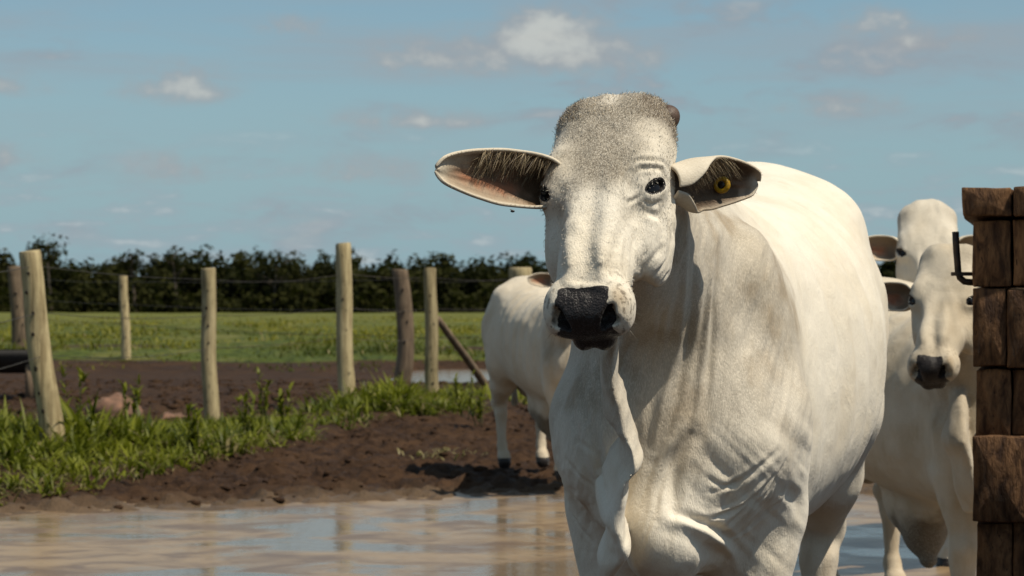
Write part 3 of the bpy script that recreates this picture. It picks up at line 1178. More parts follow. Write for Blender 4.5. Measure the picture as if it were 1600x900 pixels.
def trough():
    """old dark feeding trough on stub legs at the far left"""
    c = base_at(8, 622)
    root = empty('feed_trough', c)
    tag(root, 'dark old half-round feed trough on short wooden legs behind the leaning post', 'trough')
    L, rr, n = 0.42, 0.26, 14
    V, F = [], []
    for i, x in enumerate(np.linspace(-L, L, 9)):
        for s, r in ((0, rr), (1, rr - 0.03)):
            for j in range(n):
                ph = math.pi + math.pi * j / (n - 1)
                V.append(c + np.array((x, math.cos(ph) * r, 0.55 + math.sin(ph) * r)))
    def idx(i, s, j): return (i * 2 + s) * n + j
    for i in range(8):
        for j in range(n - 1):
            F.append((idx(i, 0, j), idx(i + 1, 0, j), idx(i + 1, 0, j + 1), idx(i, 0, j + 1)))
            F.append((idx(i, 1, j + 1), idx(i + 1, 1, j + 1), idx(i + 1, 1, j), idx(i, 1, j)))
        for j in (0, n - 1):
            F.append((idx(i, 0, j), idx(i, 1, j), idx(i + 1, 1, j), idx(i + 1, 0, j)))
    for i in (0, 8):
        F.append(tuple(idx(i, 0, j) for j in range(n)))
    adopt(mesh_obj('basin', np.array(V), F, plain('trough_rubber', (0.018, 0.015, 0.013), 0.7)), root)
    for x in (-0.3, 0.3):
        for y in (-0.16, 0.16):
            v, f = tube([c + np.array((x, y, -0.06)), c + np.array((x, y, 0.2)), c + np.array((x, y * 1.05, 0.44))], [0.05, 0.045, 0.045], 8)
            adopt(mesh_obj('leg', v, f, M_POSTD), root)


def clods():
    """lumps of trodden mud"""
    ico = []
    g = (1 + 5 ** 0.5) / 2
    iv = np.array([(-1, g, 0), (1, g, 0), (-1, -g, 0), (1, -g, 0), (0, -1, g), (0, 1, g), (0, -1, -g), (0, 1, -g), (g, 0, -1), (g, 0, 1), (-g, 0, -1), (-g, 0, 1)], float)
    iv /= np.linalg.norm(iv[0])
    fi = np.array([(0, 11, 5), (0, 5, 1), (0, 1, 7), (0, 7, 10), (0, 10, 11), (1, 5, 9), (5, 11, 4), (11, 10, 2), (10, 7, 6), (7, 1, 8), (3, 9, 4), (3, 4, 2), (3, 2, 6), (3, 6, 8), (3, 8, 9), (4, 9, 5), (2, 4, 11), (6, 2, 10), (8, 6, 7), (9, 8, 1)])
    n = 6000
    y = RNG.uniform(11.8, 31, n)
    x = RNG.uniform(-0.27, 0.16, n) * y
    z, bank, ver, mud, mead = height(x, y)
    keep = (RNG.random(n) < mud * 1.1) & (z > -0.01)
    x, y, z = x[keep], y[keep], z[keep]
    m = len(x)
    s = np.clip(RNG.lognormal(-4.1, 0.45, m), 0.008, 0.05) * np.clip(y / 16, 0.8, 1.5)
    sc = np.stack([s * RNG.uniform(0.8, 1.5, m), s * RNG.uniform(0.8, 1.4, m), s * RNG.uniform(0.45, 0.9, m)], 1)
    jit = 1 + RNG.normal(size=(m, 12, 1)) * 0.16
    V = iv[None] * jit * sc[:, None, :] + np.stack([x, y, z - s * 0.1], 1)[:, None, :]
    F = fi[None] + (np.arange(m) * 12)[:, None, None]
    o = mesh_obj('mud_clods', V.reshape(-1, 3), F.reshape(-1, 3), bpy.data.materials['ground_earth'], None, True,
                 {'grass': np.zeros(m * 12), 'wet': np.zeros(m * 12)})
    tag(o, 'lumps of trodden brown mud strewn between the puddle and the fence', 'mud', kind='stuff')
    # dry straw trodden into the mud
    m = 70
    c = base_at(695, 714)
    x, y = c[0] + RNG.normal(size=m) * 0.14, c[1] + RNG.normal(size=m) * 0.10
    V, F, T = blades(np.stack([x, y, gz(x, y) + 0.012], 1), RNG.uniform(0, 6.28, m), RNG.uniform(1.0, 1.5, m), RNG.uniform(0.04, 0.09, m), RNG.uniform(0.006, 0.014, m), np.full(m, 0.97), 3)
    o = mesh_obj('straw', V, F, M_VERGE, None, True, {'tone': T})
    tag(o, 'small scatter of pale dry straw trodden into the mud', 'straw', kind='stuff')
    # dry reddish earth heaps beyond the fence
    for k, (px, py, w, h, lab) in enumerate(((182, 650, 0.24, 0.22, 'largest reddish lump of dry earth, behind the verge near the leaning post'),
                                             (268, 655, 0.13, 0.10, 'small reddish earth lump just short of the knotty shorter post'),
                                             (98, 668, 0.14, 0.08, 'flat reddish earth lump at the back of the leaning post'))):
        c = base_at(px, py)
        nu, nv = 18, 9
        V, F = [], []
        for i in range(nv + 1):
            th = math.pi * 0.62 * i / nv
            for j in range(nu):
                ph = 2 * math.pi * j / nu
                d = np.array((math.sin(th) * math.cos(ph), math.sin(th) * math.sin(ph), math.cos(th)))
                rr = 1 + 0.28 * vnoise((d[None] * 2.2 + k * 7), 3)[0] + 0.14 * vnoise((d[None] * 5 + k * 7), 4)[0]
                V.append(c + d * rr * np.array((w, w, h)))
        for i in range(nv):
            for j in range(nu):
                q = (j + 1) % nu
                F.append((i * nu + j, (i + 1) * nu + j, (i + 1) * nu + q, i * nu + q))
        o = mesh_obj('earth_lump', np.array(V), F, M_EARTH)
        tag(o, lab, 'earth lump', 'dry earth lumps beyond the fence')


M_EARTH = plain('dry_earth', (0.19, 0.10, 0.062), 0.9, 0, 14, (0.09, 0.05, 0.032))


# ------------------------------------------------------------------ timber wall on the right
M_TIMB = wood_material('timber_old', (0.034, 0.015, 0.0075), (0.190, 0.098, 0.045), 0.95, (42, 30, 13), rough=0.75)


def timber_wall():
    Y0 = 6.0
    A = P(1520, 500, Y0)
    dirv = nrm((0.245, 1.0, 0))
    lat = np.array((dirv[1], -dirv[0], 0))
    ppm = FPX / Y0
    base = np.array((A[0], Y0, 0.0))
    root = empty('timber_wall', base)
    tag(root, 'stack of heavy dark squared timbers forming the end of a corral wall', 'wall')
    # layers: top px, bottom px, left px, face set back (m), seams px
    layers = [(294, 340, 1504, -0.035, (1582, 1668)), (342, 448, 1520, 0.012, (1580, 1662)), (450, 574, 1520, -0.004, (1572, 1655)),
              (577, 682, 1525, 0.022, (1578, 1664)), (685, 814, 1520, -0.008, (1602, 1685)), (817, 930, 1525, 0.020, (1580, 1660)),
              (933, 1050, 1519, -0.004, (1590, 1670)), (1052, 1135, 1523, 0.010, (1582, 1664))]
    sd = 0
    for (t, b, l, back, seams) in layers:
        zt = P(1550, t, Y0)[2]
        zb = max(P(1550, b, Y0)[2], -0.03)
        edges = [l] + [s for s in seams] + [1760]
        for i in range(len(edges) - 1):
            x0 = (edges[i] - 1520) / ppm + (0.002 if i else 0)
            x1 = (edges[i + 1] - 1520) / ppm - 0.002
            sd += 1
            rr = np.random.default_rng(sd)
            dz = rr.normal() * 0.003
            timber(root, base, lat, dirv, x0, x1, zb + 0.002, zt + dz, back + rr.normal() * 0.005, 0.72, sd)
    # iron hook
    r2 = empty('iron_hook', P(1520, 440, 5.98))
    tag(r2, 'black iron bracket with upright pin fixed to the timber stack', 'hook')
    yy = 6.07
    pts = [P(1493, 362, yy), P(1494, 385, yy), P(1496, 410, yy), P(1497, 424, yy), P(1500, 434, yy), P(1507, 440, yy), P(1515, 441, yy), P(1540, 441, yy)]
    v, f = tube(pts, [0.0093] * 3 + [0.0092] * 5, 14)
    adopt(mesh_obj('pin', v, f, M_IRON), r2)
    c0, c1 = P(1486, 428, yy), P(1535, 428, yy)
    V, F = [], []
    N = 12
    for z in (-0.005, 0.005):
        for j in range(N + 1):
            ph = math.pi / 2 + math.pi * j / N
            V.append(c0 + np.array((0.018 + 0.018 * math.cos(ph), 0.018 * math.sin(ph), z)))
        V.append(c1 + np.array((0, -0.018, z)))
        V.append(c1 + np.array((0, 0.018, z)))
    m = N + 3
    F = [tuple(range(m - 1, -1, -1)), tuple(range(m, 2 * m))] + [(j, (j + 1) % m, m + (j + 1) % m, m + j) for j in range(m)]
    adopt(mesh_obj('plate', np.array(V), F, M_IRON, None, False), r2)


def timber(parent, base, lat, dirv, x0, x1, z0, z1, back, L, sd):
    """squared timber with worn arrises and a rough sawn end"""
    rr = np.random.default_rng(sd + 50)
    nx, nz, ny = 9, 9, 6
    r = 0.0035
    w, h = x1 - x0, z1 - z0
    def ring(y, inset):
        pts = []
        ex = [(-1, -1), (1, -1), (1, 1), (-1, 1)]
        per = []
        for c in range(4):
            cx, cz = ex[c]
            for k in range(4):
                a = math.atan2(cz, cx) - math.pi / 4 + (math.pi / 2) * k / 3
                per.append(((cx * (w / 2 - r - inset) + (r) * math.cos(a)), (cz * (h / 2 - r - inset) + r * math.sin(a))))
            nxt = ex[(c + 1) % 4]
            for k in range(1, 6):
                s = k / 6
                ax_ = cx * (w / 2 - r - inset) * (1 - s) + nxt[0] * (w / 2 - r - inset) * s
                az_ = cz * (h / 2 - r - inset) * (1 - s) + nxt[1] * (h / 2 - r - inset) * s
                nx_, nz_ = (cx + nxt[0]) / 2, (cz + nxt[1]) / 2
                per.append((ax_ + nx_ * r, az_ + nz_ * r))
        return per
    V, F = [], []
    ys = [(0.0, 0.004), (0.002, 0.0015), (0.006, 0.0)] + [(t * L, 0.0) for t in (0.08, 0.25, 0.5, 0.75, 1.0)]
    m = None
    for (y, ins) in ys:
        per = ring(y, ins)
        m = len(per)
        for (a, b) in per:
            q = np.array((a, y, b)) * 9 + sd * 3.7
            n = 0.006 * vnoise(q[None], 1)[0] + 0.0045 * vnoise(q[None] * 3, 2)[0]
            sc = 1 + n / max(0.05, math.hypot(a, b)) * 0.7
            V.append(base + lat * ((x0 + x1) / 2 + a * sc) + dirv * (back + y + 0.003 * vnoise(q[None] * 2, 5)[0]) + np.array((0, 0, (z0 + z1) / 2 + b * sc)))
    for i in range(len(ys) - 1):
        for j in range(m):
            k = (j + 1) % m
            F.append((i * m + j, i * m + k, (i + 1) * m + k, (i + 1) * m + j))
    c0 = len(V)
    V.append(base + lat * (x0 + x1) / 2 + dirv * (back - 0.002) + np.array((0, 0, (z0 + z1) / 2)))
    F += [(c0, (j + 1) % m, j) for j in range(m)]
    c1 = len(V)
    V.append(base + lat * (x0 + x1) / 2 + dirv * (back + L) + np.array((0, 0, (z0 + z1) / 2)))
    e = (len(ys) - 1) * m
    F += [(c1, e + j, e + (j + 1) % m) for j in range(m)]
    o = mesh_obj('timber', np.array(V), F, M_TIMB)
    md = o.modifiers.new('edge', 'EDGE_SPLIT')
    md.split_angle = R(60)
    adopt(o, parent)


wood()
meadow()
fences()
trough()
timber_wall()
verge()
weeds()
clods()

# ------------------------------------------------------------------ cattle
def coat_material(name, white, tint, seed):
    m = bpy.data.materials.new(name)
    m.use_nodes = True
    t = NT(m.node_tree)
    tc = t.new('ShaderNodeTexCoord')
    ob = t.mapping(tc.outputs['Object'], (1, 1, 1), (seed * 3.1, seed * 1.7, 0))
    grey = t.attr('grey').outputs['Fac']
    dark = t.attr('dark').outputs['Fac']
    tan = t.attr('tan').outputs['Fac']
    brown = t.attr('brown').outputs['Fac']
    hairv = t.mapping(ob, (420, 420, 150))
    hair = t.noise(hairv, 1.0, 3, 0.6)
    speck = t.noise(t.mapping(ob, (400, 400, 120)), 1.0, 3, 0.7, 0.4)
    broad = t.noise(ob, 5.0, 4, 0.6)
    streak = t.noise(t.mapping(ob, (26, 26, 5)), 1.0, 4, 0.6, 0.4)
    c = t.mix(t.ramp(broad, 0.35, 0.8, 0, 0.8), white, tint)
    c = t.mix(t.ramp(streak, 0.55, 0.8, 0, 0.35), c, tuple(x * 0.8 for x in tint))
    c = t.mix(t.math('MULTIPLY', tan, t.ramp(streak, 0.25, 0.75, 0.4, 1.0)), c, (0.33, 0.215, 0.095))
    # grey hairs mixed singly among the white ones
    gs = t.math('MULTIPLY', grey, t.ramp(speck, 0.30, 0.60, 0.30, 1.0))
    c = t.mix(gs, c, (0.185, 0.155, 0.115))
    bs = t.math('MULTIPLY', brown, t.ramp(speck, 0.30, 0.6, 0.45, 1.0))
    c = t.mix(bs, c, (0.075, 0.050, 0.028))
    c = t.mix(t.ramp(hair, 0.2, 0.8, 0.35, 0.0), c, t.mix(0.5, c, (0.18, 0.14, 0.10)))
    skin_v = t.new('ShaderNodeTexVoronoi')
    t.link(tc.outputs['Object'], skin_v.inputs['Vector'])
    skin_v.inputs['Scale'].default_value = 250
    dn = t.ramp(t.math('ADD', dark, t.math('MULTIPLY', t.math('SUBTRACT', t.noise(ob, 120, 3), 0.5), 0.6)), 0.35, 0.6)
    pad = t.mix(t.ramp(skin_v.outputs[0], 0.0, 0.7), (0.034, 0.026, 0.024), (0.014, 0.011, 0.010))
    c = t.mix(dn, c, pad)
    b = t.new('ShaderNodeBsdfPrincipled')
    t.link(c, b.inputs['Base Color'])
    t.link(t.mix(dn, (0.72,) * 3, (0.24,) * 3), b.inputs['Roughness'])
    b.inputs['Specular IOR Level'].default_value = 0.28
    b.inputs['Sheen Weight'].default_value = 0.12
    b.inputs['Sheen Roughness'].default_value = 0.5
    hb = t.math('ADD', t.math('MULTIPLY', hair, 0.5), t.math('MULTIPLY', speck, 0.5))
    n1 = t.bump(hb, 0.6, 0.004)
    fold = t.noise(t.mapping(ob, (14, 14, 7)), 1.0, 5, 0.6, 0.6)
    n1 = t.bump(fold, 0.22, 0.03, n1)
    n2 = t.bump(t.math('MULTIPLY', t.math('SUBTRACT', 1.0, skin_v.outputs[0]), dn), 0.28, 0.004, n1)
    t.link(n2, b.inputs['Normal'])
    o = t.new('ShaderNodeOutputMaterial')
    t.link(b.outputs[0], o.inputs[0])
    return m


def simple_mat(name, col, rough=0.6, spec=0.5, noise=None, col2=None, bump=0.0, bscale=60, coat=0.0):
    m = bpy.data.materials.new(name)
    m.use_nodes = True
    t = NT(m.node_tree)
    b = t.new('ShaderNodeBsdfPrincipled')
    tc = t.new('ShaderNodeTexCoord')
    if noise:
        c = t.mix(t.ramp(t.noise(tc.outputs['Object'], noise, 5, 0.6), 0.3, 0.7), col, col2)
        t.link(c, b.inputs['Base Color'])
    else:
        b.inputs['Base Color'].default_value = (*col, 1)
    b.inputs['Roughness'].default_value = rough
    b.inputs['Specular IOR Level'].default_value = spec
    b.inputs['Coat Weight'].default_value = coat
    b.inputs['Coat Roughness'].default_value = 0.03
    if bump:
        t.link(t.bump(t.noise(tc.outputs['Object'], bscale, 5, 0.6), bump, 0.01), b.inputs['Normal'])
    o = t.new('ShaderNodeOutputMaterial')
    t.link(b.outputs[0], o.inputs[0])
    return m


def ear_material():
    m = bpy.data.materials.new('ear_skin')
    m.use_nodes = True
    t = NT(m.node_tree)
    tc = t.new('ShaderNodeTexCoord')
    inner = t.attr('inner').outputs['Fac']
    pink = t.attr('pink').outputs['Fac']
    hair_shade = t.attr('brown').outputs['Fac']
    n = t.noise(tc.outputs['Object'], 220, 3, 0.6)
    white = t.mix(n, (0.42, 0.36, 0.27), (0.62, 0.56, 0.46))
    inn = t.mix(n, (0.30, 0.22, 0.15), (0.46, 0.38, 0.28))
    inn = t.mix(pink, inn, (0.36, 0.145, 0.075))
    inn = t.mix(hair_shade, inn, t.mix(n, (0.060, 0.034, 0.018), (0.13, 0.082, 0.045)))
    c = t.mix(inner, white, inn)
    b = t.new('ShaderNodeBsdfPrincipled')
    t.link(c, b.inputs['Base Color'])
    b.inputs['Roughness'].default_value = 0.65
    b.inputs['Specular IOR Level'].default_value = 0.3
    t.link(t.bump(n, 0.3, 0.003), b.inputs['Normal'])
    o = t.new('ShaderNodeOutputMaterial')
    t.link(b.outputs[0], o.inputs[0])
    return m


M_EAR = ear_material()
M_EYE = simple_mat('eye_wet', (0.005, 0.004, 0.004), 0.10, 0.35)
M_HAIR_D = simple_mat('hair_brown', (0.10, 0.065, 0.036), 0.5, 0.35)
M_HAIR_L = simple_mat('hair_pale', (0.36, 0.28, 0.17), 0.5, 0.35)
M_HAIR_B = simple_mat('hair_black', (0.012, 0.010, 0.009), 0.5, 0.35)
M_HORN = simple_mat('horn', (0.045, 0.025, 0.016), 0.55, 0.4, 40, (0.10, 0.06, 0.04), 0.4, 50)
M_TAG = simple_mat('tag_yellow', (0.62, 0.36, 0.012), 0.38, 0.5, 30, (0.45, 0.25, 0.01))
M_TAGD = simple_mat('tag_black', (0.012, 0.012, 0.010), 0.4, 0.5)


class Head:
    """frame of a head: u across, v from poll to muzzle, w out of the face"""
    def __init__(s, O, yaw, pitch, roll=0.0, sc=1.0):
        s.O = np.asarray(O, float)
        y, p, r = R(yaw), R(pitch), R(roll)
        f = np.array((-math.sin(y), -math.cos(y), 0))
        u = np.array((math.cos(y), -math.sin(y), 0))
        v = f * math.sin(p) + np.array((0, 0, -math.cos(p)))
        s.w = f * math.cos(p) + np.array((0, 0, math.sin(p)))
        s.v = v * math.cos(r) + u * math.sin(r)
        s.u = u * math.cos(r) - v * math.sin(r)
        s.k = sc

    def p(s, u, v, w):
        return s.O + s.k * (u * s.u + v * s.v + w * s.w)

    def loc(s, X):
        q = (X - s.O) / s.k
        return q @ s.u, q @ s.v, q @ s.w


class Body:
    """frame of a trunk: s backwards from the chest, x across, z up"""
    def __init__(s, base, rear, sc=1.0):
        s.O = np.asarray(base, float)
        s.d = nrm((rear[0], rear[1], 0))
        s.l = np.array((s.d[1], -s.d[0], 0))
        s.k = sc

    def p(s, t, x, z):
        return s.O + s.k * (t * s.d + x * s.l + z * np.array((0, 0, 1)))

    def loc(s, X):
        q = (X - s.O) / s.k
        return q @ s.d, q @ s.l, q[:, 2]


HEAD_ROWS = [  # v, half width, top, bottom, centre, power
    (-0.262, 0.024, -0.066, -0.085, 0.5, 2.2),
    (-0.256, 0.064, -0.034, -0.110, 0.5, 2.4),
    (-0.238, 0.092, -0.012, -0.135, 0.45, 2.5),
    (-0.185, 0.114, 0.004, -0.165, 0.40, 2.5),
    (-0.070, 0.118, 0.012, -0.200, 0.36, 2.5),
    (0.000, 0.108, 0.012, -0.225, 0.34, 2.5),
    (0.055, 0.092, 0.008, -0.215, 0.34, 2.4),
    (0.105, 0.078, 0.002, -0.180, 0.36, 2.3),
    (0.155, 0.069, -0.005, -0.145, 0.40, 2.3),
    (0.200, 0.067, -0.013, -0.125, 0.45, 2.4),
    (0.235, 0.073, -0.018, -0.116, 0.50, 2.5),
    (0.262, 0.076, -0.024, -0.114, 0.50, 2.5),
    (0.284, 0.071, -0.032, -0.110, 0.50, 2.5),
    (0.297, 0.054, -0.043, -0.100, 0.50, 2.4),
    (0.304, 0.020, -0.062, -0.082, 0.50, 2.2)]

BODY_ROWS = [  # s, half width, top, bottom, centre, power
    (0.05, 0.150, 1.14, 0.62, 0.55, 2.1),
    (0.16, 0.20, 1.26, 0.55, 0.58, 2.2),
    (0.32, 0.235, 1.33, 0.53, 0.58, 2.2),
    (0.55, 0.30, 1.35, 0.54, 0.55, 2.2),
    (0.80, 0.355, 1.365, 0.55, 0.52, 2.2),
    (1.05, 0.375, 1.40, 0.57, 0.50, 2.2),
    (1.28, 0.350, 1.45, 0.63, 0.50, 2.15),
    (1.45, 0.305, 1.49, 0.72, 0.48, 2.1),
    (1.62, 0.235, 1.485, 0.82, 0.45, 2.1),
    (1.76, 0.150, 1.43, 0.95, 0.45, 2.1),
    (1.81, 0.040, 1.33, 1.15, 0.5, 2.0)]


def eye_frame(H, sgn):
    o = nrm(0.70 * sgn * H.u + 0.18 * H.v + 0.69 * H.w)
    a = 0.55 * H.v - 0.80 * sgn * H.u
    e1 = nrm(a - (a @ o) * o)
    e2 = np.cross(o, e1)
    c = H.p(0.088 * sgn, -0.004, -0.040)
    return c, o, e1, e2


def cow_prims(H, B, bull=False, dew=None, wide=1.0):
    k, b = H.k, B.k
    hr = [(r[0] * k, r[1] * k, r[2] * k, r[3] * k, r[4], r[5]) for r in HEAD_ROWS]
    br = [(r[0] * b, r[1] * b * (1 + (wide - 1) * min(1, max(0, (r[0] - 0.3) / 0.4))), r[2] * b, r[3] * b, r[4], r[5]) for r in BODY_ROWS]
    pr = []
    up = np.array((0, 0, 1.0))
    pr.append(('+', Straight((B.O, (B.d, B.l, up)), br), 0.01))
    BA = np.stack([B.d, B.l, up])
    HA = np.stack([H.u, H.v, H.w])

    def be(t, x, z, rs, rx, rz, kk, A=None):
        pr.append(('+', Ell(B.p(t, x, z), (rs * b, rx * b, rz * b), BA if A is None else A), kk))

    def he(u, v, w, ru, rv, rw, kk, op='+', A=None):
        pr.append((op, Ell(H.p(u, v, w), (ru * k, rv * k, rw * k), HA if A is None else A), kk))
    # shoulders, brisket, hips
    for s in (-1, 1):
        tilt = np.stack([nrm(B.d + 0.35 * up), B.l, nrm(up - 0.35 * B.d)])
        be(0.25, 0.145 * s, 1.00, 0.15, 0.085, 0.28, 0.09, tilt)
        be(0.10, 0.150 * s, 0.82, 0.12, 0.09, 0.13, 0.09)
        be(1.42, 0.20 * s, 1.33, 0.10, 0.07, 0.06, 0.12)
        be(1.70, 0.10 * s, 1.30, 0.09, 0.07, 0.10, 0.08)
        be(1.46, 0.19 * s, 1.02, 0.24, 0.12, 0.30, 0.10)
        # fore leg, hind leg
        pr.append(('+', Chain([B.p(0.20, 0.15 * s, 0.86), B.p(0.27, 0.160 * s, 0.68), B.p(0.22, 0.15 * s, 0.40), B.p(0.24, 0.15 * s, 0.36),
                               B.p(0.24, 0.15 * s, 0.16), B.p(0.20, 0.15 * s, 0.085), B.p(0.185, 0.15 * s, 0.04)],
                              [x * b for x in (0.125, 0.095, 0.055, 0.050, 0.036, 0.048, 0.055)], 0.03 * b), 0.07))
        pr.append(('+', Chain([B.p(1.50, 0.19 * s, 1.10), B.p(1.38, 0.215 * s, 0.84), B.p(1.50, 0.19 * s, 0.66), B.p(1.68, 0.165 * s, 0.50), B.p(1.64, 0.16 * s, 0.42),
                               B.p(1.62, 0.16 * s, 0.17), B.p(1.58, 0.16 * s, 0.085), B.p(1.56, 0.16 * s, 0.04)],
                              [x * b for x in (0.16, 0.13, 0.095, 0.058, 0.045, 0.037, 0.047, 0.055)], 0.03 * b), 0.07))
    be(0.03, 0.0, 0.64, 0.12, 0.09, 0.11, 0.10)
    be(0.08, 0.0, 0.88, 0.13, 0.17, 0.24, 0.09)
    be(0.34, 0.0, 1.31, 0.20, 0.08, 0.07, 0.10)
    # tail
    pr.append(('+', Chain([B.p(1.70, 0, 1.42), B.p(1.84, 0, 1.36), B.p(1.88, 0, 1.15), B.p(1.87, 0.01, 0.75), B.p(1.86, 0.02, 0.48)],
                          [x * b for x in (0.05, 0.04, 0.03, 0.022, 0.03)], 0.02), 0.03))
    # neck
    n0, n3 = H.p(0, -0.06, -0.12), B.p(0.36, 0, 1.06)
    n1 = n0 + 0.30 * (n3 - n0) + np.array((0, 0, 0.02)) * b
    n2 = n0 + 0.62 * (n3 - n0) + np.array((0, 0, 0.02)) * b
    pr.append(('+', Curved([n0, n1, n2, n3], [0.088 * k, 0.115 * b, 0.155 * b, 0.19 * b], [0.08 * k, 0.12 * b, 0.17 * b, 0.22 * b],
                           [0.10 * k, 0.16 * b, 0.22 * b, 0.24 * b], [2.2, 2.2, 2.2, 2.2]), 0.07))
    # head
    pr.append(('+', Straight((H.O, (H.v, H.u, H.w)), hr), 0.035))
    for s in (-1, 1):
        he(0.052 * s, -0.198, -0.050, 0.042, 0.040, 0.042, 0.04)          # poll corners
        he(0.078 * s, -0.050, -0.016, 0.030, 0.050, 0.026, 0.03)          # brow
        he(0.088 * s, 0.045, -0.128, 0.032, 0.088, 0.075, 0.035)           # cheek
        he(0.050 * s, 0.248, -0.070, 0.030, 0.042, 0.048, 0.025)          # lip side
        he(0.030 * s, 0.10, -0.003, 0.012, 0.10, 0.010, 0.03)             # edge of the nose bridge
    for s in (-1, 1):
        he(0.086 * s, 0.105, -0.022, 0.020, 0.060, 0.022, 0.03, '-')         # hollow beside the nose
    he(0.0, 0.225, -0.122, 0.045, 0.060, 0.030, 0.012)                    # chin
    for s in (-1, 1):
        he(0.018 * s, 0.274, -0.118, 0.024, 0.026, 0.024, 0.010)          # lower lip
        c, o, e1, e2 = eye_frame(H, s)
        A = np.stack([o, e1, e2])
        pr.append(('+', Ell(c + 0.001 * k * o, (0.031 * k, 0.036 * k, 0.031 * k), A), 0.02 * k))
        pr.append(('-', Ell(c + 0.030 * k * o, (0.024 * k, 0.0235 * k, 0.0108 * k), A), 0.006 * k))
        eu = e2 if e2[2] > 0 else -e2
        pr.append(('+', Ell(c + (0.0205 * o + 0.0130 * eu) * k, (0.0105 * k, 0.026 * k, 0.0065 * k), A), 0.008 * k))
        NA = np.stack([nrm(0.75 * s * H.u + 0.65 * H.w), nrm(H.v), nrm(0.75 * H.w * s - 0.65 * H.u)])
        # nostril: a comma that opens to the front and side
        c1 = H.p(0.042 * s, 0.286, -0.050)
        a1 = nrm(0.55 * s * H.u - 0.2 * H.v + 0.8 * H.w)
        a2 = nrm(H.v - (H.v @ a1) * a1)
        pr.append(('-', Ell(c1, (0.026 * k, 0.024 * k, 0.011 * k), np.stack([a1, a2, np.cross(a1, a2)])), 0.008 * k))
        pr.append(('-', Ell(H.p(0.052 * s, 0.280, -0.058), (0.012 * k, 0.016 * k, 0.010 * k), HA), 0.010 * k))
    if dew is not None:
        pts, wid, dep = dew
        pr.append(('+', Curved(pts, wid, dep, dep, [2.0] * len(pts), up=(0.05, -1, 0)), 0.022))
    if bull:
        be(0.98, 0.0, 0.50, 0.24, 0.12, 0.12, 0.10)
        pr.append(('+', Chain([B.p(1.0, 0, 0.50), B.p(0.92, 0, 0.38), B.p(0.88, 0, 0.27)], [0.12 * b, 0.085 * b, 0.035 * b], 0.03), 0.06))
        be(1.50, 0.0, 0.66, 0.06, 0.075, 0.11, 0.04)
    return pr


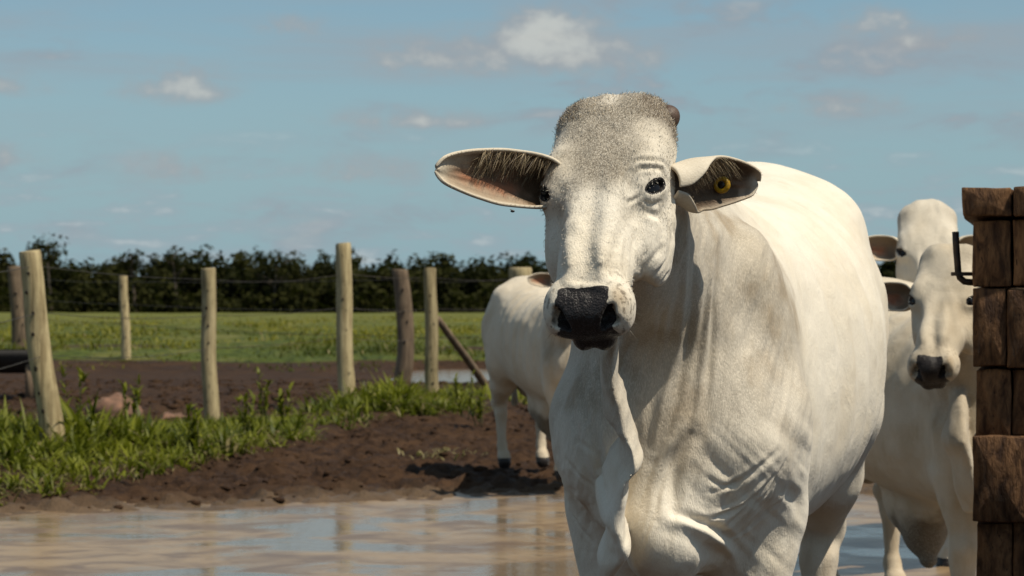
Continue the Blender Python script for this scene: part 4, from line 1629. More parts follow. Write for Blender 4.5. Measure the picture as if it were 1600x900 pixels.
def ear_mesh(name, root, tip, up, face, W, mat, parent, seed=0, n_t=40, n_q=34, droop=0.0, dk=0.0, bk=1.0):
    """cupped ear: open side looks along 'face'"""
    root, tip = np.asarray(root, float), np.asarray(tip, float)
    L = np.linalg.norm(tip - root)
    ax = (tip - root) / L
    up = nrm(np.asarray(up) - (np.asarray(up) @ ax) * ax)
    fc = np.cross(ax, up)
    if fc @ np.asarray(face) < 0:
        fc = -fc
    t = np.linspace(0, 1, n_t)
    keys = [0, 0.12, 0.28, 0.5, 0.7, 0.86, 0.95, 0.985, 1.0]
    hw_u = np.interp(t, *catmull(keys, [0.50, 0.62, 0.90, 1.0, 0.88, 0.68, 0.48, 0.31, 0.03], 200)) * W
    hw_d = np.interp(t, *catmull(keys, [0.50, 0.62, 0.94, 1.0, 0.84, 0.62, 0.45, 0.30, 0.03], 200)) * W
    phi = np.interp(t, [0, 0.12, 0.28, 0.45, 0.8, 1.0], [R(176), R(165), R(112), R(78), R(55), R(40)])
    q = np.linspace(-1, 1, n_q)
    front = np.zeros((n_t, n_q, 3))
    for i in range(n_t):
        hw = np.where(q > 0, hw_u[i], hw_d[i])
        r = hw / math.sin(min(phi[i], math.pi / 2))
        ang = q * phi[i]
        c = root + ax * L * t[i] + up * (droop * L * (t[i] - t[i] ** 2) * 2) 
        wav = 0.035 * W * np.sin(q * 5 + t[i] * 7 + seed)
        front[i] = c + (np.sin(ang) * r)[:, None] * up + ((1 - np.cos(ang)) * r * 0.95 - 0.45 * W * math.sin(math.pi * min(t[i] * 1.05, 1)) + wav)[:, None] * fc
    # fold along the middle
    mid = np.exp(-((q - 0.15) / 0.22) ** 2)[None] * np.sin(np.clip(t * 1.1, 0, 1) * math.pi)[:, None] * 0.10 * W
    front -= mid[..., None] * fc
    rid = sum(np.exp(-((q - q0) / 0.09) ** 2)[None] * (smooth01(t, 0.25, 0.45) * (1 - smooth01(t, 0.7, 0.95)))[:, None] for q0 in (-0.55, -0.2, 0.15)) * 0.055 * W
    front += rid[..., None] * fc
    du = np.gradient(front, axis=0)
    dv = np.gradient(front, axis=1)
    nn = np.cross(du, dv)
    nn /= np.maximum(np.linalg.norm(nn, axis=2), 1e-9)[..., None]
    if (nn * fc).sum(2).mean() < 0:
        nn = -nn
    th = 0.0060 + 0.006 * (1 - np.abs(q))[None] * (1 - t * 0.6)[:, None]
    back = front - nn * th[..., None]
    edge = (np.abs(q)[None] > 0.999) | (t[:, None] > 0.999)
    nv = n_t * n_q
    V = np.concatenate([front.reshape(-1, 3), back.reshape(-1, 3)])
    F = []
    ID = np.arange(nv).reshape(n_t, n_q)
    a, b, c, d = ID[:-1, :-1].ravel(), ID[1:, :-1].ravel(), ID[1:, 1:].ravel(), ID[:-1, 1:].ravel()
    F = np.concatenate([np.stack([a, b, c, d], 1), np.stack([d, c, b, a], 1) + nv])
    rim = np.concatenate([ID[:, 0], ID[-1, 1:], ID[-2::-1, -1], ID[0, -2::-1]])
    r2 = np.roll(rim, -1)
    F = np.concatenate([F, np.stack([rim, r2, r2 + nv, rim + nv], 1)])
    T, Q = np.meshgrid(t, q, indexing='ij')
    n_ = vnoise(front.reshape(-1, 3) * 60, seed).reshape(n_t, n_q)
    rp = 0.8 if dk < 0.5 else 0.25
    inner = (1 - rp * smooth01(np.abs(Q), 0.76, 0.97)) * (1 - 0.8 * smooth01(T, 0.88, 0.98))
    brown = np.clip(smooth01(Q + 0.25 * n_, -0.25, 0.25) * smooth01(T, 0.10, 0.28) * (1 - smooth01(T + 0.12 * n_, 0.68, 0.88)) * (1 - smooth01(np.abs(Q), 0.80, 0.97)), 0, 1)
    brown = np.maximum(brown, smooth01(T, 0.05, 0.2) * (1 - smooth01(T + 0.1 * n_, 0.22, 0.48)) * (1 - smooth01(np.abs(Q), 0.7, 0.95)))
    brown = np.maximum(brown, dk * smooth01(T, 0.05, 0.2) * (1 - smooth01(T + 0.12 * n_, 0.80, 0.98)) * (1 - smooth01(np.abs(Q), 0.90, 1.02)))  # dk spreads the brown hair tone over the cup, painting its shade
    brown = brown * bk
    pink = np.exp(-((Q + 0.15 + 0.2 * n_) / 0.32) ** 2) * smooth01(T, 0.2, 0.4) * (1 - smooth01(T, 0.7, 0.95))
    z = np.zeros(nv)
    o = mesh_obj(name, V, F, mat, None, True,
                 {'inner': np.concatenate([inner.ravel(), z]), 'brown': np.concatenate([brown.ravel(), z]), 'pink': np.concatenate([pink.ravel(), z])})
    bm_ = bmesh.new()
    bm_.from_mesh(o.data)
    bmesh.ops.recalc_face_normals(bm_, faces=bm_.faces)
    bm_.to_mesh(o.data)
    bm_.free()
    sd_ = o.modifiers.new('round', 'SUBSURF')
    sd_.levels = sd_.render_levels = 1
    if parent:
        adopt(o, parent)
    return o, front, nn


def hair_mesh(name, roots, dirs, bend, lengths, width, mat, parent, seg=4):
    """hairs as thin tapered three-sided blades"""
    roots, dirs, bend = np.asarray(roots), np.asarray(dirs), np.asarray(bend)
    n = len(roots)
    side = np.cross(dirs, RNG.normal(size=(n, 3)))
    side /= np.linalg.norm(side, axis=1)[:, None]
    V, F = [], []
    ts = np.linspace(0, 1, seg + 1)
    for t in ts:
        c = roots + dirs * (lengths * t)[:, None] + bend * (lengths * t * t)[:, None]
        w = width * (1 - 0.85 * t)
        V.append(c + side * w)
        V.append(c - side * w)
    V = np.stack(V, 1).reshape(-1, 3)
    k = 2 * (seg + 1)
    base = np.arange(n)[:, None] * k
    fs = [np.concatenate([base + 2 * i, base + 2 * i + 1, base + 2 * i + 3, base + 2 * i + 2], 1) for i in range(seg)]
    o = mesh_obj(name, V, np.concatenate(fs), mat)
    o['kind'] = 'stuff'
    if parent:
        adopt(o, parent)
    return o


def sphere_mesh(name, c, r, mat, parent, A=None, scale=(1, 1, 1), nu=24, nv=14):
    A = np.eye(3) if A is None else np.asarray(A)
    V, F = [], []
    for i in range(nv + 1):
        th = math.pi * i / nv
        for j in range(nu):
            ph = 2 * math.pi * j / nu
            l = np.array((math.cos(th) * scale[0], math.sin(th) * math.cos(ph) * scale[1], math.sin(th) * math.sin(ph) * scale[2])) * r
            V.append(np.asarray(c) + l @ A)
    for i in range(nv):
        for j in range(nu):
            a, b = i * nu + j, i * nu + (j + 1) % nu
            F.append((a, b, b + nu, a + nu))
    o = mesh_obj(name, np.array(V), np.array(F), mat)
    if parent:
        adopt(o, parent)
    return o


def make_cow(name, label, H, B, mat, voxel, levels, dew=None, bull=False, detail=None, ears=None, group=None, wide=1.0, fore_k=1.0):
    prims = cow_prims(H, B, bull, dew, wide)
    ex = []
    for o, p, k in prims:
        if o == '+':
            ex.append((p.lo - 0.03, p.hi + 0.03))
    lo = np.min([e[0] for e in ex], 0)
    hi = np.max([e[1] for e in ex], 0)
    gl = B.O[2] - 0.03
    lo[2] = max(lo[2], gl)
    V, F = surface_nets(prims, lo, hi, voxel)
    V = project(prims, vsmooth(V, F, 0.5), F, 1, cap=voxel * 0.5)
    lock = None
    for l in range(levels):
        if l == 1:              # the finest level only where the animal is seen from near: head, neck and chest
            V, F, lock = subdivide_part(V, F, B.loc(V[F].mean(1))[0] < 0.52)
        else:
            V, F = subdivide(V, F)
        V = relock(vsmooth(V, F, 0.5), lock)
        V = relock(project(prims, V, F, 1, cap=voxel * 0.4), lock)
    V = vsmooth(V, F, 0.35)
    off_head = np.linalg.norm(V - H.O, axis=1) > 0.36 * H.k
    for _ in range(10):                     # iron out pinches in the folds
        dv = vsmooth(V, F, 1.0) - V
        V = V + 0.7 * dv * (off_head & (np.linalg.norm(dv, axis=1) > 0.0009))[:, None]
    V = relock(V, lock)
    N = normals(V, F)
    attrs = {}
    u, v, w = H.loc(V)
    s, x, z = B.loc(V)
    n1 = fbm(V * 14, 3, 3)
    n2 = fbm(V * 60, 2, 5)
    hd = smooth01(0.165 - np.abs(u), 0, 0.03) * smooth01(v, -0.32, -0.27) * smooth01(0.36 - v, 0, 0.03) * smooth01(w + 0.55 * np.maximum(v - 0.02, 0), -0.23, -0.15) * (w < 0.10)
    fore = hd * smooth01(w, -0.10, -0.03) * (1 - smooth01(v + 0.05 * n1, -0.01, 0.09)) * (1 - 0.6 * smooth01(np.abs(u) + 0.02 * n1, 0.05, 0.10))
    poll = hd * smooth01(-(v + 0.012 * n1) + 0.35 * np.maximum(np.abs(u) - 0.055, 0), 0.155, 0.195)
    neckm = (1 - hd) * smooth01(0.42 - s + 0.05 * n1, 0.0, 0.22) * smooth01(z, 0.72, 0.95)
    fore = fore * (1 - 0.75 * np.exp(-(u / 0.018) ** 2) * smooth01(-v + 0.02 * n1, 0.19, 0.23)) * (1 - 0.45 * smooth01(np.abs(u) + 0.03 * n1, 0.03, 0.085) * smooth01(v, -0.16, -0.06))
    grey = np.clip(fore_k * fore + 0.60 * neckm * (0.9 + 0.2 * n1), 0, 1)
    # black nose pad, lips, eye rims
    padw = 0.046 + 0.010 * smooth01(-w, 0.05, 0.09)
    pad = hd * smooth01(v + 0.35 * np.maximum(-w - 0.04, 0) + 0.006 * n1, 0.240, 0.250) * smooth01(padw - np.abs(u) + 0.005 * n1 + 0.004 * n2, -0.006, 0.006)
    lip = hd * smooth01(v, 0.235, 0.25) * smooth01(-w, 0.098, 0.106) * (w > -0.155) * smooth01(0.058 - np.abs(u), -0.004, 0.004)
    dark = np.maximum(pad, lip)
    for sg in (-1, 1):
        c, o, e1, e2 = eye_frame(H, sg)
        q = (V - c) / H.k
        qo, q1, q2 = q @ o, q @ e1, q @ e2
        rr = np.hypot(q1 / 0.0275, q2 / 0.0132)
        dark = np.maximum(dark, (qo > 0.0) * (1 - smooth01(rr + 0.05 * n2, 0.95, 1.15)))
    brown = 0.9 * fore_k * poll * smooth01(np.abs(u) + 0.02 * n1 + 0.4 * np.maximum(-w - 0.05, 0), 0.045, 0.085)
    brown = np.maximum(brown, hd * 0.5 * smooth01(v, 0.21, 0.26) * smooth01(-w, 0.09, 0.12) * (1 - smooth01(-w, 0.13, 0.16)) * 0.5)
    muz = hd * smooth01(v, 0.17, 0.23) * smooth01(-w, 0.0, 0.03)
    brown = np.maximum(brown, muz * 0.75 * smooth01(fbm(V * 170 / H.k, 2, 8), 0.42, 0.62))
    low = smooth01(0.62 - z + 0.15 * n1, 0.0, 0.4)
    tan = np.clip(0.14 * neckm + 0.52 * neckm * smooth01(n1, -0.2, 0.9) + 0.35 * low + 0.12 * smooth01(n1, 0.1, 1.0), 0, 1)  # neck and low terms: tan pigment, deepened to put warm shade in the coat
    tan = tan * (1 - 0.5 * hd)
    tan = np.maximum(tan, 0.75 * hd * np.exp(-(((u - 0.066) / 0.014) ** 2 + ((v - 0.262) / 0.024) ** 2)))
    if bull:
        sac = smooth01(s, 1.36, 1.42) * smooth01(0.10 - np.abs(x), 0, 0.02) * smooth01(0.78 - z, 0, 0.06) * smooth01(z, 0.45, 0.5)
        brown = np.maximum(brown, 0.75 * sac)
        sheath_shade = smooth01(s, 0.45, 0.7) * smooth01(0.19 - np.abs(x) + 0.03 * n1, 0, 0.08) * smooth01(0.50 - z + 0.04 * n1, 0, 0.10)  # brown sheath skin, spread over the belly to put its shade in the colour
        brown = np.maximum(brown, 0.9 * sheath_shade * (z > 0.2) * (1 - smooth01(s, 1.15, 1.3)))
    hoof = smooth01(0.085 - z, 0, 0.015)
    dark = np.maximum(dark, hoof)
    attrs = dict(grey=grey, dark=dark, tan=tan, brown=brown)
    if detail:
        V = relock(detail(V, F, N, attrs, H, B), lock)
    root = empty(name, B.O)
    tag(root, label, 'cow', group)
    body = mesh_obj('body', V, F, mat, None, True, attrs)
    adopt(body, root)
    for sg in (-1, 1):
        c, o, e1, e2 = eye_frame(H, sg)
        sphere_mesh('eye', c - 0.0025 * H.k * o, 0.0262 * H.k, M_EYE, root, np.stack([o, e1, e2]))
    return root, body, prims

# ------------------------------------------------------------------ the cow in front
VOX, LEV = 0.013, 2
H0 = Head(P(934, 284, 4.15), 19, 40, 4)
B0 = Body((0.312, 4.56, 0.0), (0.226, 0.974))
coat0 = coat_material('coat_white', (0.75, 0.69, 0.585), (0.64, 0.555, 0.42), 1)
dew0 = ([P(x, y, Y) for x, y, Y in ((955, 515, 4.30), (951, 550, 4.34), (950, 580, 4.36), (960, 615, 4.385), (966, 645, 4.40), (982, 680, 4.40), (984, 702, 4.405),
                                    (968, 728, 4.42), (962, 752, 4.44), (953, 785, 4.45), (962, 815, 4.455), (967, 838, 4.46), (953, 868, 4.485), (950, 890, 4.50))],
        [0.015, 0.017, 0.015, 0.019, 0.023, 0.017, 0.022, 0.017, 0.020, 0.024, 0.018, 0.023, 0.024, 0.016],
        [0.05, 0.06, 0.07, 0.075, 0.08, 0.085, 0.09, 0.095, 0.10, 0.10, 0.095, 0.085, 0.065, 0.045])


def nrm_rows(a):
    return a / np.linalg.norm(a, axis=1)[:, None]


def px_line(bvh, pts):
    out = []
    pts = np.asarray(pts, float)
    k = np.arange(len(pts))
    n = 5 * (len(pts) - 1) + 1
    cx, cy = catmull(k, pts[:, 0], n)[1], catmull(k, pts[:, 1], n)[1]
    o = Vector((0, 0, CAM_H))
    for x, y in zip(cx, cy):
        d = Vector(P(x, y, 1.0)) - o
        h = bvh.ray_cast(o, d.normalized())
        if h[0] is not None and h[3] < 6.6:
            out.append(np.array(h[0]))
    return out


FOLDS = [  # photo line, width m, depth m (negative = raised)
    ([(1050, 330), (1055, 400), (1051, 480), (1040, 560), (1020, 640), (1008, 710)], 0.010, 0.010),
    ([(1090, 350), (1085, 430), (1078, 520), (1062, 600), (1045, 680)], 0.009, 0.006),
    ([(1074, 380), (1067, 470), (1053, 560), (1034, 640), (1020, 710)], 0.009, -0.007),
    ([(1036, 480), (1026, 540), (1010, 600), (998, 680)], 0.007, 0.006),
    ([(1110, 420), (1105, 500), (1098, 580), (1090, 650), (1076, 695)], 0.008, -0.006),
    ([(1118, 440), (1114, 520), (1106, 590), (1098, 650)], 0.008, 0.005),
    ([(1014, 560), (1006, 620), (1000, 680)], 0.008, -0.006),
    ([(905, 570), (915, 640), (935, 700), (945, 780)], 0.008, 0.008),
    ([(888, 610), (903, 680), (925, 760), (940, 820)], 0.007, 0.005),
    ([(925, 560), (933, 600), (942, 650), (946, 700)], 0.007, -0.006),
    ([(1224, 722), (1202, 767), (1167, 802), (1131, 842)], 0.006, 0.006),
    ([(1211, 740), (1184, 772), (1149, 808), (1122, 836)], 0.006, 0.005),
    ([(1193, 760), (1167, 782), (1131, 803), (1096, 811)], 0.006, 0.005),
    ([(1222, 780), (1189, 811), (1158, 835), (1136, 850)], 0.006, 0.006),
    ([(1215, 700), (1180, 735), (1140, 760), (1105, 770)], 0.006, 0.004),
    ([(1218, 750), (1195, 790), (1165, 815), (1130, 848)], 0.005, -0.005),
    ([(1200, 748), (1172, 775), (1140, 795), (1108, 806)], 0.005, -0.005),
    ([(1087, 669), (1069, 696), (1053, 731), (1049, 767), (1051, 802)], 0.012, 0.013),
    ([(1069, 678), (1044, 722), (1030, 767), (1024, 811)], 0.008, 0.007),
    ([(1104, 745), (1131, 758), (1158, 754)], 0.006, 0.004),
    ([(1036, 806), (1070, 820), (1110, 838), (1140, 862), (1152, 890)], 0.012, -0.012),
    ([(1054, 800), (1085, 812), (1120, 828), (1150, 850)], 0.008, 0.010),
    ([(900, 687), (922, 700), (944, 716)], 0.005, 0.003),
    ([(884, 715), (910, 745), (938, 775)], 0.005, 0.003),
    ([(900, 775), (922, 800), (945, 825)], 0.005, 0.004),
    ([(893, 800), (912, 830), (930, 850)], 0.005, 0.003),
    # face
    ([(980, 302), (985, 278), (1003, 262), (1030, 263), (1044, 285)], 0.0045, 0.0045),
    ([(970, 300), (975, 270), (1000, 250), (1035, 252), (1050, 275)], 0.0045, 0.0030),
    ([(980, 290), (990, 268), (1008, 256), (1036, 258)], 0.0040, -0.0025),
    ([(1002, 304), (992, 311), (980, 317)], 0.0040, 0.0040),
    ([(1005, 312), (1020, 320), (1034, 314)], 0.0045, 0.0035),
    ([(1012, 330), (1022, 336), (1032, 340)], 0.006, 0.0045),
    ([(1047, 240), (1049, 300), (1050, 360), (1046, 410)], 0.007, 0.007),
    ([(1036, 320), (1040, 360), (1036, 400), (1020, 440)], 0.008, -0.004),
    ([(886, 330), (878, 380), (876, 430)], 0.008, 0.005),
    ([(1000, 350), (990, 385), (984, 425)], 0.008, 0.004),
    ([(975, 360), (968, 400), (965, 440)], 0.008, -0.004),
    ([(1042, 405), (1015, 440), (990, 470)], 0.005, 0.004), ([(1045, 425), (1020, 458), (995, 486)], 0.005, 0.004),
    ([(1040, 380), (1010, 415), (988, 440)], 0.005, 0.003),
    ([(990, 430), (992, 455), (985, 470)], 0.006, 0.005),
    ([(882, 440), (900, 447), (930, 448), (955, 455)], 0.006, -0.003),
]


def detail0(V, F, N, at, H, B):
    lo = V.min(0) - 0.1
    step = 4
    bvh = BVHTree.FromPolygons([tuple(v) for v in V], F.tolist())
    disp = np.zeros(len(V))
    vis = (N @ np.array((0, -1, 0)) > -0.35)
    for line, w, dep in FOLDS:
        pts = px_line(bvh, line)
        if len(pts) < 3:
            continue
        # drop jumps across silhouettes
        good = [pts[0]]
        for q in pts[1:]:
            if np.linalg.norm(q - good[-1]) < 0.09:
                good.append(q)
        if len(good) < 3:
            continue
        g = np.array(good)
        m = np.nonzero(((V > g.min(0) - 4 * w) & (V < g.max(0) + 4 * w)).all(1) & vis)[0]
        if len(m) == 0:
            continue
        d, fr, sv = seg_dist(V[m], g)
        tp = np.sin(np.pi * np.clip(fr, 0.02, 0.98)) ** 0.6
        wn = 1 + 0.35 * vnoise(V[m] * 25, 9)
        prof = -np.exp(-(d / (w * wn)) ** 2) + 0.45 * np.exp(-((d - 2.0 * w) / (w * 1.1)) ** 2)
        disp[m] += 0.8 * dep * prof * tp
    # loose skin: fine drapes on the neck and chest, ribs on the flank
    s, x, z = B.loc(V)
    u, v, w_ = H.loc(V)
    head = smooth01(0.20 - np.abs(v - 0.03) * 0.6, 0.0, 0.08) * smooth01(w_, -0.20, -0.12) * smooth01(0.16 - np.abs(u), 0, 0.03)
    neck = smooth01(0.26 - s, 0.0, 0.15) * (1 - head)
    ang = np.stack([(V[:, 0] - 0.35 * (V[:, 2] - 1.0)) * 30, V[:, 1] * 8, V[:, 2] * 3.2], 1)
    disp += neck * 0.0042 * fbm(ang, 3, 61, 0.55)
    tilt = np.stack([(V[:, 0] * 0.7 + V[:, 2] * 0.75) * 34, V[:, 1] * 6, (V[:, 2] * 0.7 - V[:, 0] * 0.75) * 6], 1)
    disp += smooth01(0.30 - s, 0, 0.12) * smooth01(x, 0.02, 0.10) * smooth01(0.92 - z, 0, 0.1) * 0.0035 * fbm(tilt, 2, 62)
    disp += smooth01(s, 0.35, 0.6) * (1 - smooth01(s, 1.1, 1.35)) * 0.0045 * np.sin(s * 58 + 1.5 * z) * smooth01(z, 0.65, 0.9) * smooth01(np.abs(x), 0.1, 0.25)
    disp += (1 - head) * 0.0032 * fbm(V * 7.5, 3, 63)
    disp += head * 0.0016 * fbm(V * 32, 2, 64)
    return V + N * disp[:, None]


cow0, body0, prims0 = make_cow('cow', 'white cow with speckled grey forehead and a yellow tag in its ear', H0, B0, coat0, VOX, LEV, dew0, detail=detail0)
ears0 = [ear_mesh('ear', H0.p(-0.090, -0.075, -0.080), P(682, 264, 4.02), (0, -0.12, 1), H0.w, 0.049, M_EAR, cow0, 1, dk=0.3),
         ear_mesh('ear', H0.p(0.094, -0.080, -0.090), P(1185, 286, 4.40), (0, -0.5, 1), H0.w, 0.051, M_EAR, cow0, 2, dk=0.95)]


def ear_fringe(cow, front, nn, n, seed):
    """long hairs rooted on the upper rim and the root of the cup"""
    rr = np.random.default_rng(seed)
    nt, nq = front.shape[:2]
    ax = nrm(front[-1, nq // 2] - front[0, nq // 2])
    for mat, m, ln in ((M_HAIR_D, n, 0.021), (M_HAIR_L, n, 0.021)):
        ti = rr.uniform(0.12, 0.72, m) ** 1.15
        q = 1 - rr.random(m) ** 1.5 * 0.95
        i, j = np.clip((ti * (nt - 1)).astype(int), 1, nt - 2), np.clip(((q + 1) / 2 * (nq - 1)).astype(int), 1, nq - 2)
        root = front[i, j] + rr.normal(size=(m, 3)) * 0.002 - nn[i, j] * 0.001
        d = nn[i, j] * 0.25 + ax * 0.75 + np.array((0, 0, -0.55)) + rr.normal(size=(m, 3)) * 0.22
        d /= np.linalg.norm(d, axis=1)[:, None]
        bend = ax * 0.15 + np.array((0, 0, -0.35)) + rr.normal(size=(m, 3)) * 0.12
        hair_mesh('ear_hair', root, d, bend, ln * rr.uniform(0.3, 1.7, m), 0.0004, mat, cow)
    # short fuzz round the rim
    m = n // 2
    ti = rr.uniform(0.1, 1.0, m)
    sd = rr.random(m) < 0.5
    i = np.clip((ti * (nt - 1)).astype(int), 0, nt - 1)
    j = np.where(sd, 0, nq - 1)
    root = front[i, j]
    c = front[i, nq // 2]
    d = root - c
    d /= np.maximum(np.linalg.norm(d, axis=1), 1e-6)[:, None]
    d = d * 0.7 + ax * 0.9 + rr.normal(size=(m, 3)) * 0.35
    d /= np.linalg.norm(d, axis=1)[:, None]
    hair_mesh('ear_hair', root, d, ax[None] * np.full((m, 1), 0.2), rr.uniform(0.002, 0.0045, m), 0.0004, M_HAIR_L, cow, 2)


ear_fringe(cow0, ears0[0][1], ears0[0][2], 520, 1)
ear_fringe(cow0, ears0[1][1], ears0[1][2], 520, 2)


def head_hair(cow, body, H, seed):
    """short coat of the forehead and the brown tuft of the poll"""
    rr = np.random.default_rng(seed)
    me = body.data
    n = len(me.vertices)
    co = np.empty(n * 3, np.float32)
    me.vertices.foreach_get('co', co)
    no = np.empty(n * 3, np.float32)
    me.vertices.foreach_get('normal', no)
    co, no = co.reshape(-1, 3).astype(float), no.reshape(-1, 3).astype(float)
    u, v, w = H.loc(co)
    face = np.nonzero((np.abs(u) < 0.14) & (v > -0.26) & (v < 0.23) & (w > -0.10))[0]
    pollv = face[(v[face] + 0.25 * np.abs(u[face]) * 0 < -0.165)]
    fore = face[(v[face] < 0.05)]

    def grow(idx, m, ln, wid, mat, lift):
        k = rr.choice(idx, m)
        root = co[k] + rr.normal(size=(m, 3)) * 0.0015
        flow = H.v[None] * np.where(v[k] > -0.10, 1, -1)[:, None] * 0.8 + H.u[None] * np.sign(u[k])[:, None] * 0.25 + rr.normal(size=(m, 3)) * 0.25
        d = no[k] * lift + flow
        d /= np.linalg.norm(d, axis=1)[:, None]
        hair_mesh('head_hair', root, d, -no[k] * 0.15, ln * rr.uniform(0.6, 1.4, m), wid, mat, cow, 2)
    grow(pollv[np.abs(u[pollv]) > 0.058], 2600, 0.0055, 0.00045, M_HAIR_D, 0.12)
    grow(pollv, 2200, 0.005, 0.0004, M_HAIR_L, 0.08)
    grow(pollv, 1200, 0.005, 0.0004, M_HAIR_G, 0.08)
    grow(fore, 3200, 0.006, 0.0004, M_HAIR_G, 0.10)
    grow(face, 7000, 0.0045, 0.0004, M_HAIR_W, 0.08)


M_HAIR_G = simple_mat('hair_grey', (0.10, 0.088, 0.07), 0.6, 0.3)
M_HAIR_W = simple_mat('hair_white', (0.66, 0.60, 0.50), 0.6, 0.3)
head_hair(cow0, body0, H0, 5)

# whiskers on the lips
rr_ = np.random.default_rng(12)
hit = []
bv = BVHTree.FromPolygons([tuple(v.co) for v in body0.data.vertices], [tuple(p.vertices) for p in body0.data.polygons])
for q in range(70):
    sg = 1 if q % 2 else -1
    o = H0.p(sg * rr_.uniform(0.045, 0.072), rr_.uniform(0.20, 0.285), rr_.uniform(-0.10, -0.05))
    r = bv.find_nearest(o)
    hit.append((np.array(r[0]), np.array(r[1])))
hit_p = np.array([h[0] for h in hit])
hit_n = np.array([h[1] for h in hit])
hair_mesh('whisker', hit_p, nrm_rows(hit_n + 0.3 * H0.v + rr_.normal(size=(70, 3)) * 0.25), np.tile(np.array((0, 0, -0.3)), (70, 1)), rr_.uniform(0.008, 0.022, 70), 0.00028, M_HAIR_G, cow0, 3)

# lashes of the upper lids
for sg in (-1, 1):
    c_, o_, e1_, e2_ = eye_frame(H0, sg)
    eu_ = e2_ if e2_[2] > 0 else -e2_
    th_ = rr_.uniform(0.25, math.pi - 0.25, 46)
    rt = c_ + 0.0245 * o_ + np.cos(th_)[:, None] * 0.021 * e1_ + np.sin(th_)[:, None] * 0.0105 * eu_
    hair_mesh('lashes', rt, nrm_rows(o_ * 0.8 + np.cos(th_)[:, None] * 0.5 * e1_ + np.array((0, 0, -0.35)) + rr_.normal(size=(46, 3)) * 0.12), np.tile(eu_ * 0.2, (46, 1)), rr_.uniform(0.007, 0.013, 46), 0.0004, M_HAIR_B, cow0, 3)

# horn bud on the poll, tag in the ear
hb = sphere_mesh('horn_bud', H0.p(0.094, -0.205, -0.055), 0.034, M_HORN, cow0, np.stack([nrm(0.8 * H0.u - 0.55 * H0.v + 0.1 * H0.w), nrm(H0.w), nrm(0.55 * H0.u + 0.8 * H0.v)]), (0.95, 0.75, 0.8))


def ear_tag(cow, front, nn, px, py):
    o = np.array((0, 0, CAM_H))
    d = nrm(P(px, py, 1.0) - o)
    fl = front.reshape(-1, 3)
    k = np.argmin(np.linalg.norm(np.cross(fl - o, d), axis=1))
    c, n = fl[k], nn.reshape(-1, 3)[k]
    n = nrm(-d * 0.92 + np.array((-0.38, 0, 0.08)))
    c = c - d * 0.008
    a = nrm(np.cross(n, (0, 0, 1)))
    b = np.cross(n, a)
    N = 28
    prof = [(0.0055, 0.004), (0.0060, 0.0068), (0.0085, 0.0078), (0.0118, 0.0072), (0.0130, 0.005), (0.0130, 0.001), (0.0110, -0.001), (0.0055, -0.001)]
    V, F = [], []
    for (r, h) in prof:
        r, h = r * 1.3, h * 1.2
        for j in range(N):
            ph = 2 * math.pi * j / N
            V.append(c + n * (h + 0.002) + r * (math.cos(ph) * a + math.sin(ph) * b))
    m = len(prof)
    for i in range(m):
        for j in range(N):
            q = (j + 1) % N
            F.append((i * N + j, i * N + q, ((i + 1) % m) * N + q, ((i + 1) % m) * N + j))
    o_ = mesh_obj('ear_tag', np.array(V), F, M_TAG)
    adopt(o_, cow)
    s = sphere_mesh('tag_button', c + n * 0.008, 0.0084, M_TAGD, None, np.stack([n, a, b]), (0.55, 1, 1), 18, 10)
    s.parent = o_


ear_tag(cow0, ears0[1][1], ears0[1][2], 1129, 288)


# ------------------------------------------------------------------ the other cattle
def generic_dew(H, B):
    a, z = H.p(0, 0.13, -0.185), B.p(-0.03, 0.0, 0.62)
    pts = [a + (z - a) * t + np.array((0.018 * math.sin(7 * t), -0.05 * math.sin(math.pi * t), 0)) * B.k for t in np.linspace(0, 1, 6)]
    return pts, [0.020 * B.k] * 6, [0.04 * B.k, 0.07 * B.k, 0.09 * B.k, 0.10 * B.k, 0.10 * B.k, 0.06 * B.k]


def other(label, H, B, seed, bull, white, tint, vox, dew=None, wide=1.0):
    coat = coat_material('coat_other', white, tint, seed)

    def det(V, F, N, at, H_, B_):
        s, x, z = B_.loc(V)
        d = 0.006 * fbm(V * 7, 3, seed)
        d += smooth01(s, 0.35, 0.6) * (1 - smooth01(s, 1.1, 1.3)) * 0.004 * np.sin(s * 50 + 2 * z) * smooth01(z, 0.6, 0.9)
        ang = np.stack([V[:, 0] * 26, V[:, 1] * 8, V[:, 2] * 4], 1)
        d += smooth01(0.25 - s, 0, 0.15) * 0.005 * fbm(ang, 2, seed + 3)
        return V + N * d[:, None]
    cow, body, pr = make_cow('cow', label, H, B, coat, vox, 1, dew or generic_dew(H, B), bull, det, wide=wide, fore_k=0.28)
    for sg in (-1, 1):
        e, fr, nn = ear_mesh('ear', H.p(0.092 * sg, -0.062, -0.085), H.p(0.290 * sg, -0.030, -0.030), (0, 0, 1), H.w, 0.046 * H.k, M_EAR, cow, seed, bk=0.6)
    return cow


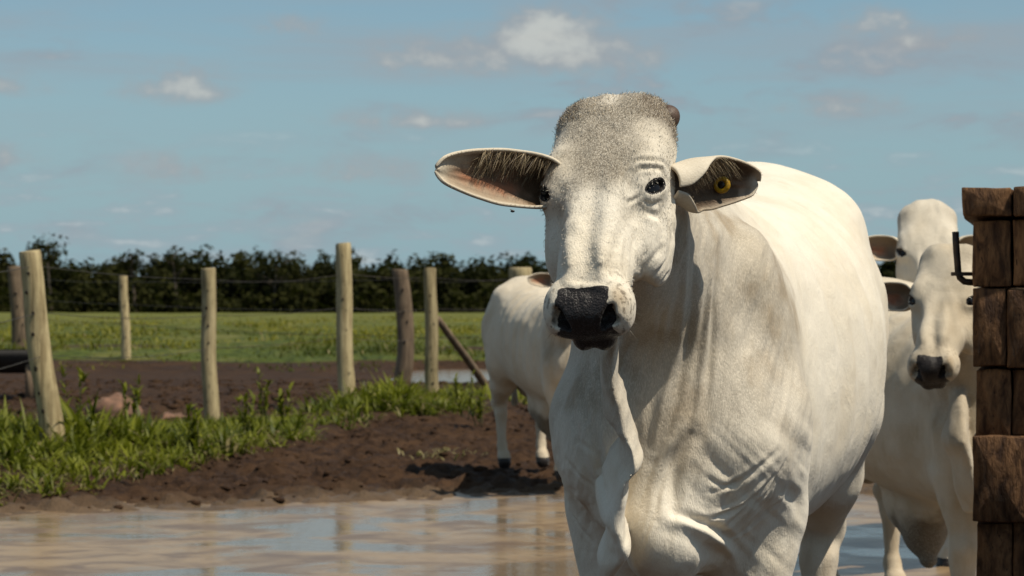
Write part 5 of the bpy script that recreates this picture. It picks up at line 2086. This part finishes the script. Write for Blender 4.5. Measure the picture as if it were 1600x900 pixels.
H1 = Head(P(889, 438, 12.75), -4, 36, 0, 0.80)
B1 = Body((0.46, 13.1, gz([0.3], [13.7])[0] + 0.0), (-0.30, 0.954), 0.82)
other('white young bull standing on the mud bank in front of the leaning brown pole', H1, B1, 2, True, (0.62, 0.55, 0.44), (0.48, 0.39, 0.27), 0.018, None, 0.88)
H2 = Head(P(1470, 462, 7.2), 24, 40, 0, 0.95)
B2 = Body((1.72, 7.5, gz([1.5], [8.2])[0] + 0.0), (-0.25, 0.968), 0.86)
other('white young bull with its head half hidden behind the timber stack', H2, B2, 3, True, (0.58, 0.51, 0.40), (0.44, 0.35, 0.23), 0.016,
      ([P(1496, 610, 7.52), P(1496, 650, 7.46), P(1494, 690, 7.43), P(1504, 725, 7.46), P(1512, 765, 7.48), P(1520, 800, 7.52)],
       [0.020, 0.034, 0.042, 0.034, 0.038, 0.028], [0.05, 0.08, 0.10, 0.10, 0.10, 0.06]), 1.18)
H3 = Head(P(1452, 388, 8.95), 6, 36, 0, 1.04)
B3 = Body((1.95, 9.45, gz([2.2], [10.2])[0] + 0.0), (0.40, 0.917), 1.0)
other('white cow looking over the head of the half-hidden young bull', H3, B3, 4, False, (0.64, 0.58, 0.48), (0.54, 0.46, 0.34), 0.018)


# ------------------------------------------------------------------ fly in the air
fc = P(801, 330, 4.0)
fly = empty('fly', fc)
tag(fly, 'tiny black fly in the air below the ear', 'fly')
sphere_mesh('fly_body', fc, 0.0026, M_TAGD, fly, None, (1.5, 0.9, 0.9), 12, 8)
for sg in (-1, 1):
    V = [fc + np.array(q) for q in ((0.000, 0, 0.0018), (-0.003, 0.0018 * sg, 0.0035), (-0.0055, 0.003 * sg, 0.0032), (-0.003, 0.0035 * sg, 0.0022))]
    V += [q - np.array((0, 0, 0.0003)) for q in V]
    adopt(mesh_obj('wing', np.array(V), [(0, 1, 2, 3), (7, 6, 5, 4), (0, 4, 5, 1), (1, 5, 6, 2), (2, 6, 7, 3), (3, 7, 4, 0)], M_HAIR_G, None, False), fly)
